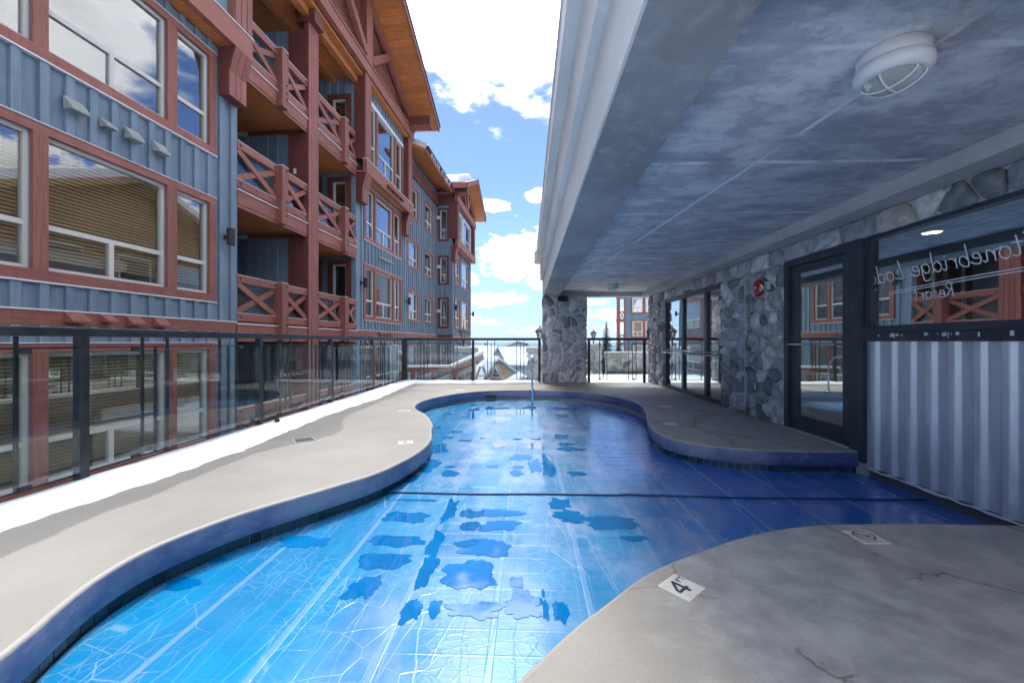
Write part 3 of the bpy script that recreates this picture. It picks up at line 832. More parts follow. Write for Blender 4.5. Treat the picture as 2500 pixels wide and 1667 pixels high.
for i in range(60): m.box(X + .2, X + .225, 7.34, 7.92, .12 + i * .032, .122 + i * .032)
for i in range(60): m.box(X + .2, X + .225, 9.21, 9.6, .12 + i * .032, .122 + i * .032)
o = m.build('blind', 'blind_white', win)

# glazed door
dr = pb('door', 'bronze_frame', X + .0, X + .13, 4.40, 5.48, 2.06, 2.15)
for a, c in ((4.40, 4.47), (5.40, 5.49)): pb('jamb', 'bronze_frame', X + .0, X + .13, a, c, .0, 2.059, dr)
for a, c in ((4.475, 4.53), (5.28, 5.395)): pb('stile', 'bronze_frame', X + .03, X + .09, a, c, .02, 2.055, dr)
pb('rail', 'bronze_frame', X + .03, X + .09, 4.53, 5.28, .02, .20, dr)
pb('rail', 'bronze_frame', X + .03, X + .09, 4.53, 5.28, 1.96, 2.055, dr)
pb('pane', 'pane_pool', X + .055, X + .061, 4.53, 5.28, .20, 1.96, dr)
m = MB(); m.tube([(X - .03, 4.56, 1.08), (X - .03, 5.36, 1.08)], .013, 8); m.tube([(X - .03, 4.58, 1.08), (X + .04, 4.58, 1.08)], .01, 6); m.tube([(X - .03, 5.34, 1.08), (X + .04, 5.34, 1.08)], .01, 6)
m.build('push_bar', 'steel', dr, True)
pb('threshold', 'gasket', X - .02, X + .13, 4.40, 5.48, .002, .018, dr)
# notice taped inside the door
nt = pb('notice', 'paper', X + .066, X + .068, 4.55, 4.76, 1.36, 1.72, dr)
for k in range(3): pb('picture', 'print_dark', X + .0635, X + .0655, 4.585, 4.705, 1.41 + k * .1, 1.475 + k * .1, dr)
pb('jamb_post', 'bronze_frame', X + .0, X + .14, 4.23, 4.398, -.10, 2.151)

# sign window with mirrored lettering (it is painted to be read from inside)
sw = pb('sign_window', 'bronze_frame', X + .02, X + .12, -1.3, 4.228, 2.112, 2.151)
pb('sill', 'bronze_frame', X - .03, X + .12, -1.3, 4.228, 1.20, 1.262, sw)
pb('sill', 'bronze_frame', X + .0, X + .12, -1.3, 4.228, 1.115, 1.198, sw)
for a, c in ((4.16, 4.228), (1.0, 1.08)): pb('frame', 'bronze_frame', X + .02, X + .12, a, c, 1.263, 2.111, sw)
pb('pane', 'pane_pool', X + .06, X + .066, 1.08, 4.16, 1.263, 2.111, sw)
pb('pane', 'pane_pool', X + .06, X + .066, -1.3, 1.0, 1.263, 2.111, sw)
m = MB(); rg = random.Random(3)
for k in range(26):
    yy = rg.uniform(2.2, 4.1); w = rg.uniform(.004, .03); m.box(X - .0015, X - .0005, yy, yy + w, 1.135 + rg.uniform(0, .04), 1.14 + rg.uniform(.035, .05))
m.build('chipped_paint', 'decal', sw)

G = {   # one-stroke script letters in a unit square (x advances, baseline 0)
    'S': [[(.62, .86), (.45, .98), (.22, .92), (.18, .74), (.36, .58), (.52, .42), (.5, .16), (.28, .0), (.04, .1)]],
    't': [[(.2, .85), (.16, .3), (.2, .06), (.32, .0), (.42, .1)], [(.02, .55), (.38, .58)]],
    'o': [[(.3, .5), (.1, .44), (.05, .2), (.18, .0), (.38, .05), (.44, .3), (.3, .5), (.46, .46), (.54, .42)]],
    'n': [[(.06, .48), (.08, .0)], [(.08, .26), (.22, .48), (.36, .44), (.38, .1), (.46, .0), (.54, .08)]],
    'e': [[(.08, .24), (.36, .3), (.34, .48), (.16, .48), (.06, .24), (.14, .02), (.34, .02), (.5, .14)]],
    'b': [[(.1, 1.0), (.08, .06), (.28, .0), (.44, .16), (.4, .42), (.22, .46), (.09, .28)]],
    'r': [[(.08, .48), (.1, .0)], [(.1, .28), (.22, .46), (.38, .46)]],
    'i': [[(.12, .48), (.12, .1), (.2, .0), (.3, .08)], [(.12, .66), (.15, .7)]],
    'd': [[(.42, .4), (.2, .5), (.05, .24), (.18, .0), (.36, .08), (.44, .3), (.46, 1.0), (.44, .1), (.54, .02)]],
    'g': [[(.42, .42), (.2, .5), (.05, .26), (.18, .04), (.36, .12), (.44, .46), (.42, -.2), (.28, -.36), (.08, -.26)]],
    'L': [[(.3, 1.0), (.2, .5), (.1, .04), (.34, .04), (.6, .1)]],
    'R': [[(.12, .96), (.1, .0)], [(.02, .86), (.3, 1.0), (.46, .82), (.36, .58), (.12, .5), (.3, .36), (.52, .02)]],
    's': [[(.36, .44), (.16, .48), (.12, .34), (.32, .2), (.28, .02), (.06, .04)]],
}
ADV = {'S': .66, 't': .42, 'o': .54, 'n': .54, 'e': .5, 'b': .5, 'r': .42, 'i': .3, 'd': .56, 'g': .52, 'L': .62, ' ': .4, 'R': .56, 's': .42}


def lettering(text, y0, zf, h, wid, mbuf, xpl):
    u = 0.
    for ch in text:
        for st in G.get(ch, []):
            pts = catmull(st, 5, closed=False) if len(st) > 2 else st
            pp = [(y0 + (u + p[0] + .18 * p[1]) * h, zf(y0 + u * h) + p[1] * h) for p in pts]
            for dxo, dzo, wd in ((0, 0, wid),):
                for i in range(len(pp) - 1):
                    a, c = Vector(pp[i]), Vector(pp[i + 1]); t = c - a
                    if t.length < 1e-6: continue
                    t.normalize(); nn = Vector((-t.y, t.x)) * wd; a2 = a - t * wd * .5; c2 = c + t * wd * .5
                    mbuf.add([(xpl - 2.5e-5 * len(mbuf.f), q.x, q.y) for q in (a2 + nn, a2 - nn, c2 - nn, c2 + nn)], [(0, 1, 2, 3)])
        u += ADV.get(ch, .5)
    return u * h


m = MB()
arc = lambda y: 1.715 - .03 * (y - 2.7)
adv = lettering('Stonebridge ', 2.82, arc, .172, .0048, m, X + .0585); o = m.build('lettering', 'decal', sw); o['kind'] = 'stuff'
m = MB(); lettering('Lodge', 2.82 + adv, arc, .172, .0048, m, X + .0585); o = m.build('lettering', 'decal', sw); o['kind'] = 'stuff'
m = MB(); lettering('Resort', 3.40, lambda y: 1.475, .12, .0038, m, X + .0585); o = m.build('lettering', 'decal', sw); o['kind'] = 'stuff'
m = MB()
sw_pts = [(2.6 + 1.4 * i / 30, 1.625 - .05 * (i / 30) ** 2 + .0 * i) for i in range(31)]
for dz_ in (0, -.022):
    for i in range(30):
        a, c = sw_pts[i], sw_pts[i + 1]; m.add([(X + .0585, a[0], a[1] + dz_ + .004), (X + .0585, a[0], a[1] + dz_ - .004), (X + .0585, c[0], c[1] + dz_ - .004), (X + .0585, c[0], c[1] + dz_ + .004)], [(0, 1, 2, 3)])
m.build('underline', 'decal', sw)

# corrugated sheet below the sign window
m = MB(); ys = []; yy = 4.235; prof_c = [(.0, 0.), (.052, .0), (.062, .003), (.085, .030), (.094, .034), (.128, .034), (.137, .030), (.160, .003), (.170, .0)]
pts = []
while yy > -1.3:
    for a, d in prof_c: pts.append((yy - a, d))
    yy -= .185
for (y_, d) in pts: m.v += [(X + .045 - d, y_, -.13), (X + .045 - d, y_, 1.114)]
m.f = [(2 * i, 2 * i + 2, 2 * i + 3, 2 * i + 1) for i in range(len(pts) - 1)]
o = m.build('metal_panel', 'galvanised', ph); o.matrix_parent_inverse = phi
m = MB(); rg = random.Random(8); z0 = -.135
base = []
yy = 4.2
while yy > 2.3:
    base.append((X + .006 + rg.uniform(-.008, .008), yy, -.138 + rg.uniform(-.006, .008))); yy -= .09
m.tube(base, [rg.uniform(.007, .014) for _ in base], 6); o = m.build('foam_strip', 'white_paint', ph, True); o.matrix_parent_inverse = phi
pb('kick_plate', 'dark_grey', X + .06, X + .3, 2.3, 4.228, -.30, -.10)
pb('kick_plate', 'concrete_grey', X + .016, X + .4, 4.2285, 4.6, -.5, -.101)
pb('backing', 'dark_grey', X + .06, X + .12, -1.3, 4.228, -.1, 1.114)

# rooms behind the glass
mat('room_wall', (.55, .56, .54), .8); mat('room_ceiling', (.20, .28, .29), .7); mat('room_floor', (.16, .12, .09), .5)
pb('room_wall', 'room_wall', 6.3, 6.4, -1.4, 11.3, -.2, 2.34)
pb('room_wall', 'room_wall', X + .32, 6.3, 11.2, 11.3, -.2, 2.34)
pb('room_wall', 'room_wall', X + .32, 6.3, 7.0, 7.1, -.2, 2.34)
pb('room_wall', 'room_wall', X + .32, 6.3, -1.4, -1.3, -.2, 2.34)
pb('room_floor', 'room_floor', X + .13, 6.3, -1.3, 11.2, -.2, -.003)
pb('room_ceiling', 'room_ceiling', X + .33, 6.3, -1.3, 11.2, 2.25, 2.341)
m_em = bpy.data.materials.new('downlight_glow'); m_em.use_nodes = True
pn = m_em.node_tree.nodes['Principled BSDF']; pn.inputs['Emission Color'].default_value = (1, .82, .5, 1); pn.inputs['Emission Strength'].default_value = 30; M['downlight_glow'] = m_em
for (lx, ly, lab) in ((4.2, 4.42, 'round warm recessed lamp glowing in the room ceiling behind the sign window'),):
    t = empty('recessed_lamp', (lx, ly, 2.249)); tag(t, lab, 'ceiling lamp')
    m = MB(); m.lathe([(.095, 0), (.098, -.004), (.08, -.008), (.075, -.003)], (0, 0, 0), 28); m.build('trim_ring', 'white_paint', t, True)
    m = MB(); m.lathe([(.074, -.002), (.07, -.005), (.01, -.006)], (0, 0, 0), 28); m.build('lamp_glass', 'downlight_glow', t, True)

# alarm bell with its horn
al = empty('alarm_bell', (X - .01, 5.98, 1.88)); tag(al, 'red round fire alarm bell with chrome horn on the stone wall', 'alarm')
m = MB(); m.lathe([(.05, .02), (.052, -.02), (.1, -.022), (.118, -.03), (.12, -.05), (.108, -.068), (.07, -.082), (.02, -.088)], (0, 0, 0), 32, 'x'); m.build('gong', 'alarm_red', al, True)
m = MB(); m.lathe([(.024, -.088), (.026, -.094), (.012, -.1)], (0, 0, 0), 18, 'x'); m.build('hub', 'chrome', al, True)
m = MB(); m.lathe([(.03, .03), (.034, -.03), (.03, -.07), (.045, -.085), (.05, -.10), (.04, -.102), (.01, -.07)], (0, -.16, -.02), 20, 'x'); m.build('horn', 'chrome', al, True)
m = MB(); m.box(-.05, .0, -.22, -.14, -.05, .06); bevel(m.build('horn_plate', 'white_paint', al))
m = MB(); m.tube([(-.04, -.03, .02), (-.06, -.09, .0), (-.06, -.13, -.02)], .014, 8); m.build('striker_arm', 'chrome', al, True)
# covered socket
so = empty('outlet_box', (X - .01, 5.98, .47)); tag(so, 'grey weatherproof outlet box low on the stone wall', 'outlet')
m = MB(); m.box(-.06, .03, -.07, .06, -.065, .065); bevel(m.build('case', 'vent', so), .008)
m = MB(); m.box(-.075, -.061, -.06, .02, -.055, .055); bevel(m.build('cover_flap', 'dark_grey', so), .004)
m = MB(); m.box(-.07, -.061, .025, .055, -.055, .055); bevel(m.build('hinge', 'white_paint', so), .004)


# ------------------------------------------------------------------ railings round the deck
def railing(name, label, p0, p1, posts, groups, clips, mods=True):
    """posts / baluster groups are distances along the run in metres"""
    p0 = Vector(p0); p1 = Vector(p1); d = (p1 - p0); L = d.length; ang = math.atan2(d.y, d.x)
    t = empty(name, (p0.x, p0.y, 0), ang); tag(t, label, 'railing', 'railings round the pool deck')
    bevel(MB().box(-.02, L, -.036, .036, 1.15, 1.22).build('top_rail', 'black_metal', t), .006)
    for i, q in enumerate(posts):
        bevel(MB().box(q - .034, q + .034, -.034, .034, .0, 1.149).build('post', 'black_metal', t), .005)
    ps = posts
    for i in range(len(ps) - 1):
        a, c = ps[i] + .034, ps[i + 1] - .034
        for zz in (1.065, .075):
            m = MB(); m.tube([(a, 0, zz), (c, 0, zz)], .0075, 6); m.build('rod', 'black_metal', t, True)
        box('glass_panel', 'pane_rail', a + .012, c - .012, -.046, -.036, .10, 1.045, t)
        for f in (.18, .82):
            q = a + (c - a) * f
            box('clip', 'rubber', q - .035, q + .035, -.056, -.03, 1.028, 1.062, t)
            box('clip', 'rubber', q - .035, q + .035, -.056, -.03, .082, .116, t)
    for (q, hi) in groups:
        m = MB(); m.box(q - .0095, q + .0095, -.0095, .0095, .07, 1.149 if hi else 1.065); m.build('baluster', 'black_metal', t)
    return t


X_L = -3.50
pl = [0.0, 2.15, 4.29, 6.26, 8.2, 10.1, 12.46]
gl = []
for i in range(len(pl) - 1):
    for fr_ in (.28, .72):
        q = pl[i] + (pl[i + 1] - pl[i]) * fr_
        gl += [(q - .13, True), (q, False), (q + .13, True)]
Y0 = -1.0
pl = [0.0, 2.0, 4.09, 6.23, 8.18, 10.13, 12.45]
gl = []
for i in range(len(pl) - 1):
    w = pl[i + 1] - pl[i]
    for fr_ in (.30, .74):
        q = pl[i] + w * fr_
        gl += [(q - .13, True), (q, False), (q + .13, True)]
railing('pool_railing', 'long black metal railing with glass along the left snow strip', (X_L, Y0), (X_L - .02, 11.47), pl, gl, None)
pf = [.06, 1.97, 3.83]
gf = []
for i in range(2):
    for fr_ in (.22, .66):
        q = pf[i] + (pf[i + 1] - pf[i]) * fr_; gf += [(q, True), (q + .1, False), (q + .2, True)]
railing('pool_railing', 'black metal railing at the far end between the corner and the pillar', (X_L, 11.47), (.36, 11.45), pf, gf, None)
pr = [.04, 1.54]
gr_ = [(.33, True), (.43, False), (.53, True), (1.12, True), (1.22, False), (1.32, True)]
railing('pool_railing', 'short black metal railing to the right of the stone pillar', (1.64, 11.30), (3.30, 11.30), pr, gr_, None)

# snow strip along the railing
rg = random.Random(5)


def snow_strip(name, path, w0, w1, hgt, label, nu=9):
    m = MB(); n = len(path)
    for i, (x, y, nx, ny) in enumerate(path):
        e1 = w1(i / (n - 1)) + .05 * noise.noise((x * 3, y * 3, 1.)) + .035 * noise.noise((x * 11, y * 11, 2.)); e0 = w0 + .02 * noise.noise((x * 5, y * 5, 4.))
        for k in range(nu + 1):
            f = k / nu; q = e0 + (e1 - e0) * f
            h = hgt * (math.sin(math.pi * min(1, max(0, f))) ** .5) * (.75 + .5 * noise.noise((x * 2 + q * 4, y * 2, 7.)))
            if k in (0, nu): h = -.004
            m.v.append((x + nx * q, y + ny * q, h + .002))
    for i in range(n - 1):
        for k in range(nu): m.f.append((i * (nu + 1) + k, (i + 1) * (nu + 1) + k, (i + 1) * (nu + 1) + k + 1, i * (nu + 1) + k + 1))
    o = m.build(name, 'snow', None, True); struct(o, 'stuff', label, 'snow'); return o


path = [(X_L, -1 + 12.4 * i / 260, 1, 0) for i in range(261)]
snow_strip('snow', path, -.10, lambda f: .52 + .05 * math.sin(f * 19), .055, 'long white strip of snow on the deck beside the left railing')
path = [(-3.5 + 3.7 * i / 90, 11.40, 0, -1) for i in range(91)]
snow_strip('snow', path, -.3, lambda f: .62 * (1 - f) ** .6 + .05, .035, 'thin snow on the deck along the far railing')
path = [(1.6 + 1.8 * i / 40, 11.3, 0, 1) for i in range(41)]
snow_strip('snow', path, .05, lambda f: 2.3, .05, 'flat snow beyond the short railing beside the stone pillar')

# stainless grab rail at the far steps
gr = empty('grab_rail', (.10, 9.28, 0)); tag(gr, 'stainless steel grab rail rising from the far end of the pool', 'grab rail')
pts = [(0, -.72, -.24), (0, -.72, .55)] + [(0, -.72 + .30 * (1 - math.cos(a)), .55 + .28 * math.sin(a)) for a in [math.pi * .5 * i / 8 for i in range(1, 9)]] + [(0, -.2, .80)] + [(0, -.2 + .34 * math.sin(a), .80 - .34 * (1 - math.cos(a))) for a in [math.pi * .5 * i / 8 for i in range(1, 9)]] + [(0, .14, 0)]
m = MB(); m.tube(pts, .018, 12); m.build('tube', 'steel', gr, True)
m = MB(); m.lathe([(.06, .003), (.06, .012), (.03, .022), (.022, .024)], (0, .14, 0), 20); m.build('base_flange', 'steel', gr, True)


# ------------------------------------------------------------------ markers let into the deck
def marker(name, cx, cy, rot, sx, sy, label, kind, mn='paper'):
    t = empty(name, (cx, cy, .0), rot); tag(t, label, 'marker tile', 'marker tiles in the deck')
    m = MB(); m.box(-sx / 2, sx / 2, -sy / 2, sy / 2, -.004, .004); m.build('tile_face', 'tile_white', t)
    z = .0055

    def quad(nm, mn2, pts2):
        return mesh(nm, mn2, [(p[0], p[1], z) for p in pts2], [tuple(range(len(pts2)))], t)
    if kind == '4ft':
        M_ = MB()
        def seg(a, c, w):
            a = Vector(a); c = Vector(c); d = (c - a).normalized(); n_ = Vector((-d.y, d.x)) * w / 2
            M_.add([(q.x, q.y, z + .0001 * len(M_.f)) for q in (a + n_, a - n_, c - n_, c + n_)], [(0, 1, 2, 3)])
        seg((.004, .048), (.004, -.042), .016); seg((.006, .048), (-.046, -.008), .014); seg((-.05, -.016), (.024, -.016), .014)
        M_.build('figure', 'print_dark', t)
        M2 = MB(); M_ = M2
        seg((.030, .048), (.030, .018), .0055); seg((.030, .046), (.046, .046), .0055); seg((.030, .034), (.043, .034), .005)
        seg((.060, .048), (.060, .018), .0055); seg((.050, .046), (.070, .046), .0055)
        M2.build('lettering', 'print_dark', t)
    elif kind == 'nodive':
        M_ = MB(); n = 40; R1, R2 = .055, .046
        M_.v = [(r * math.cos(2 * math.pi * k / n), .012 + r * math.sin(2 * math.pi * k / n), z) for r in (R1, R2) for k in range(n)]
        M_.f = [(k, (k + 1) % n, n + (k + 1) % n, n + k) for k in range(n)]
        def seg2(B, a, c, w, zz):
            a = Vector(a); c = Vector(c); d = (c - a).normalized(); n_ = Vector((-d.y, d.x)) * w / 2
            B.add([(q.x, q.y, zz) for q in (a + n_, a - n_, c - n_, c + n_)], [(0, 1, 2, 3)])
        seg2(M_, (-.035, .045), (.035, -.021), .007, z + .0006)
        M_.build('ring', 'print_red', t)
        B = MB(); seg2(B, (-.02, .03), (.012, .004), .012, z + .001); seg2(B, (.012, .004), (.03, .002), .007, z + .001); seg2(B, (.005, .012), (.004, -.012), .007, z + .001); seg2(B, (-.024, .036), (-.03, .02), .008, z + .001)
        B.build('diver', 'print_dark', t)
        cu = bpy.data.curves.new('caption', 'FONT'); cu.body = 'NO DIVING'; cu.size = .018; cu.align_x = 'CENTER'
        co = bpy.data.objects.new('caption_src', cu); C.objects.link(co)
        dg = bpy.context.evaluated_depsgraph_get(); me_ = bpy.data.meshes.new_from_object(co.evaluated_get(dg)); bpy.data.objects.remove(co)
        me_.materials.clear(); me_.materials.append(M['print_dark'])
        tx = bpy.data.objects.new('caption', me_); tx.location = (0, -.066, z); link(tx, t)
    else:
        B = MB()
        for (a0, a1, b0, b1) in ((-.03, .03, -.01, .012), (-.012, .0, -.03, .034)): B.add([(a0, b0, z), (a1, b0, z), (a1, b1, z), (a0, b1, z)], [(0, 1, 2, 3)])
        B.build('figure', 'print_dark' if kind == 'dark' else 'gasket', t)
    return t


mat('tile_white', rough=.3, build=lambda nb, p, pos: nb.put(p.inputs['Base Color'], nb.mix(nb.ss(nb.noise(pos, 14, 4), .5, .75), (.72, .71, .66), (.58, .54, .44))))
marker('depth_marker', .695, 1.88, R(42), .150, .150, 'white 4 FT depth tile near the cracks in the near deck', '4ft')
marker('no_diving_marker', 1.922, 2.405, R(2), .150, .155, 'white no diving tile with red ring on the near right deck', 'nodive')
marker('depth_marker', -1.345, 4.47, R(20), .16, .16, 'white depth tile at the tip of the left deck lobe', 'dark')
marker('faded_marker', -1.98, 6.51, R(15), .2, .12, 'faded white marker further back on the left deck', 'pale')
marker('faded_marker', -1.55, 9.35, R(5), .2, .14, 'small pale marker at the far left pool edge', 'pale')
marker('depth_marker', 2.38, 7.14, R(4), .2, .14, 'pale marker on the right deck before the corridor window', 'pale')
marker('depth_marker', 1.93, 5.62, R(8), .16, .14, 'pale depth tile at the right bulge of the pool edge', 'pale')
dg_ = empty('floor_drain', (-2.53, 4.55, 0), R(38)); tag(dg_, 'small square metal floor drain in the wet patch', 'drain')
m = MB(); m.box(-.11, .11, -.11, .11, -.004, .003); m.build('drain_frame', 'vent', dg_)
for k in range(7): box('slot', 'rubber', -.09, .09, -.086 + k * .026, -.074 + k * .026, .0032, .0045, dg_)
# skimmer mouth on the far coping and a small brass fitting in the snow
sk = tag(MB().box(-.95, -.70, 9.19, 9.25, -.15, -.08).build('skimmer_mouth', 'rubber'), 'dark skimmer slot in the far pool coping', 'skimmer')
sk.rotation_euler = (0, 0, 0)
nub = empty('deck_fitting', (-3.3, 5.28, 0)); tag(nub, 'small dark fitting poking out of the snow by a railing post', 'fitting')
m = MB(); m.lathe([(.03, 0), (.03, .08), (.022, .10), (.01, .105)], (0, 0, 0), 14); m.build('body', 'rubber', nub, True)

# ------------------------------------------------------------------ the timber lodge on the left
LA = math.atan2(.99876, .04974)
lod = empty('timber_lodge', (-6.805, -.2587, 0), LA)
tag(lod, 'blue board and batten lodge with red timber balconies behind the left railing', 'building')
F_ = [-1.37, 1.56, 4.49, 7.42, 10.35]


def lb(name, mn, s0, s1, o0, o1, z0, z1, parent=None):
    """box by distance along the facade, outward offset and height"""
    return box(name, mn, s0, s1, -o1, -o0, z0, z1, parent or lod)


def lm(name, mn, fn, parent=None, smooth=False):
    m = MB(); fn(m); return m.build(name, mn, parent or lod, smooth)


def P_front(off): return lambda u, v, d: (u, -(off + d), v)
def P_end(s0, o_front): return lambda u, v, d: (s0 - d, -(o_front - u), v)    # wall facing back along the facade, u runs inwards


def wall_holes(name, mn, mp, u0, u1, v0, v1, holes, depth, parent=None):
    us = sorted({u0, u1, *[h[0] for h in holes], *[h[1] for h in holes]}); vs_ = sorted({v0, v1, *[h[2] for h in holes], *[h[3] for h in holes]})
    us = [u for u in us if u0 <= u <= u1]; vs_ = [v for v in vs_ if v0 <= v <= v1]
    m = MB()
    for i in range(len(us) - 1):
        for j in range(len(vs_) - 1):
            cu, cv = (us[i] + us[i + 1]) / 2, (vs_[j] + vs_[j + 1]) / 2
            if any(h[0] < cu < h[1] and h[2] < cv < h[3] for h in holes): continue
            m.add([mp(us[i], vs_[j], 0), mp(us[i + 1], vs_[j], 0), mp(us[i + 1], vs_[j + 1], 0), mp(us[i], vs_[j + 1], 0)], [(0, 1, 2, 3)])
    for (a, c, e, g) in holes:
        for (p, q) in (((a, e), (c, e)), ((c, e), (c, g)), ((c, g), (a, g)), ((a, g), (a, e))):
            m.add([mp(*p, 0), mp(*q, 0), mp(*q, -depth), mp(*p, -depth)], [(0, 1, 2, 3)])
    return m.build(name, mn, parent or lod)


def mbx_map(m, mp, u0, u1, v0, v1, d0, d1):
    m.add([mp(u, v, d) for u in (u0, u1) for v in (v0, v1) for d in (d0, d1)], [(0, 1, 3, 2), (4, 6, 7, 5), (0, 4, 5, 1), (2, 3, 7, 6), (0, 2, 6, 4), (1, 5, 7, 3)])


def part_map(name, mn, mp, u0, u1, v0, v1, d0, d1, parent=None):
    m = MB(); mbx_map(m, mp, u0, u1, v0, v1, d0, d1); return m.build(name, mn, parent or lod)


def battens(mp, u0, u1, v0, v1, blocks, wallobj, pitch=.30, w=.105, first=None, parent=None):
    u = (first if first is not None else u0 + .06)
    while u + w < u1 + 1e-6:
        if u >= u0 - 1e-6:
            segs = [(v0, v1)]
            for (a, c, e, g) in blocks:
                if a - .001 < u + w and u < c + .001:
                    ns = []
                    for (p, q) in segs:
                        if g <= p or e >= q: ns.append((p, q)); continue
                        if e > p: ns.append((p, e))
                        if g < q: ns.append((g, q))
                    segs = ns
            for (p, q) in segs:
                if q - p > .06: part_map('batten', 'siding', mp, u, u + w, p, q, 0.0, .042, wallobj)
        u += pitch


def window(mp, u0, u1, v0, v1, kind, blind=None, lowf=.33):
    """one framed window: the frame is the part, panes and blind its sub-parts"""
    m = MB(); e = .052; d0, d1 = -.10, -.022
    for (a, c, p, q) in ((u0, u0 + e, v0, v1), (u1 - e, u1, v0, v1), (u0 + e, u1 - e, v0, v0 + e), (u0 + e, u1 - e, v1 - e, v1)): mbx_map(m, mp, a, c, p, q, d0, d1)
    h = v0 + (v1 - v0) * lowf; panes = []
    if kind in ('main', 'narrow'):
        mbx_map(m, mp, u0 + e, u1 - e, h - .035, h + .035, d0 + .004, d1 - .004)
        panes.append((u0 + e, u1 - e, h + .035, v1 - e))
        if kind == 'main':
            c = (u0 + u1) / 2; mbx_map(m, mp, c - .035, c + .035, v0 + e, h - .035, d0 + .004, d1 - .004)
            panes += [(u0 + e, c - .035, v0 + e, h - .035), (c + .035, u1 - e, v0 + e, h - .035)]
        else: panes.append((u0 + e, u1 - e, v0 + e, h - .035))
    else: panes.append((u0 + e, u1 - e, v0 + e, v1 - e))
    w = m.build('window', 'frame', lod)
    for (a, c, p, q) in panes: part_map('pane', 'pane_lowe', mp, a, c, p, q, -.066, -.060, w)
    if blind:
        bm_ = MB(); z = v1 - .05; zend = v0 + (v1 - v0) * blind[0]
        while z > zend:
            bm_.add([mp(u0 + .03, z, -.165), mp(u1 - .03, z, -.165), mp(u1 - .03, z - .038, -.135), mp(u0 + .03, z - .038, -.135)], [(0, 1, 2, 3)]); z -= blind[1]
        bm_.build('blind', 'blind', w)
    return w


def trim(mp, u0, u1, v0, v1, mn='red_h'):
    part_map('trim_board', mn, mp, u0, u1, v0, v1, .0, .05)


def window_group(off, s0, v0, v1, blind=None, bits=('n', 'm', 'n'), mn='red_h'):
    """three lights in one red casing; returns the opening and the outer block"""
    mp = P_front(off); t = .15; s1 = s0 + 3.88
    lights = []
    lay = {'n0': (s0 + .16, s0 + .90), 'm': (s0 + 1.07, s0 + 2.81), 'n1': (s0 + 3.0, s0 + 3.72)}
    trim(mp, s0, s1, v0, v0 + t, mn); trim(mp, s0, s1, v1 - t * .85, v1, mn)
    for (a, c) in ((s0, s0 + .16), (s0 + .90, s0 + 1.07), (s0 + 2.81, s0 + 3.0), (s0 + 3.72, s1)): trim(mp, a, c, v0 + t, v1 - t * .85, 'red_v')
    part_map('flashing', 'flashing', mp, s0 - .02, s1 + .02, v0 - .022, v0 - .002, .0, .066)
    part_map('flashing', 'flashing', mp, s0 - .02, s1 + .02, v1 + .001, v1 + .014, .0, .066)
    for k, (a, c) in lay.items():
        window(mp, a, c, v0 + t, v1 - t * .85, 'main' if k == 'm' else 'narrow', blind)
        lights.append((a, c, v0 + t, v1 - t * .85))
    return lights, (s0, s1, v0 - .02, v1 + .014)


def small_window(off, s0, s1, v0, v1, kind='main', mn='red_v', blind=None, mp=None, t=.09):
    mp = mp or P_front(off)
    trim(mp, s0, s1, v0, v0 + t, mn); trim(mp, s0, s1, v1 - t, v1, mn); trim(mp, s0, s0 + t, v0 + t, v1 - t, mn); trim(mp, s1 - t, s1, v0 + t, v1 - t, mn)
    window(mp, s0 + t, s1 - t, v0 + t, v1 - t, kind, blind)
    return (s0 + t, s1 - t, v0 + t, v1 - t), (s0, s1, v0, v1)


def vent(s, z, off, w=.22, h=.15, mn='vent'):
    m = MB(); y0 = -off
    m.add([(a, y0 - d, zz) for a in (s, s + w) for (d, zz) in ((0, z), (.13, z - h * .80), (.13, z - h), (0, z - h))], [(0, 1, 2, 3), (7, 6, 5, 4)] + [(i, 4 + i, 4 + (i + 1) % 4, (i + 1) % 4) for i in range(4)])
    return m.build('vent_hood', mn, lod)


def sconce(s, z, off):
    m = MB(); m.box(s - .05, s + .05, -off - .03, -off, z - .06, z + .06); m.box(s - .02, s + .02, -off - .12, -off - .03, z - .03, z + .03)
    m.lathe([(.075, -.17), (.078, -.165), (.078, .165), (.075, .17)], (s, -off - .19, z), 18)
    o = m.build('wall_light', 'rubber', lod, False); return o


# -- block A: near wall
SA0, SA1 = -3.0, 8.94
wins = []; blocks = []
for lv, bl in ((0, (.08, .052)), (1, (.1, .052)), (2, None)):
    l, q = window_group(0., 4.50, F_[lv] + .40 if lv != 1 else 1.92, F_[lv] + 2.46, bl); wins += l; blocks.append(q)
wa = wall_holes('wall', 'siding', P_front(0.), SA0, SA1, -1.45, 7.17, wins, .22)
belt_top = 1.555
blocksA = blocks + [(SA0, SA1, 1.33, belt_top)]
battens(P_front(0.), 3.0, SA1, -1.4, 7.165, blocksA, wa, .30, .105, first=3.08)
lb('corner_board', 'siding', SA1 - .11, SA1 + .02, -.02, .034, 1.56, 7.16)
lb('belt_board', 'red_h', SA0, SA1, 0, .03, 1.33, 1.53)
lb('flashing', 'flashing', SA0, SA1, 0, .045, 1.532, 1.552)
for s, w in ((5.74, .24), (6.2, .16), (6.57, .22), (7.03, .22)):
    vent(s, 4.56 if w > .2 else 4.50, .042, w, .19 if w > .2 else .14); vent(s + .03, 1.53, .03, w, .15 if w > .2 else .12, 'red_h')
sconce(8.60, 3.30, .0)
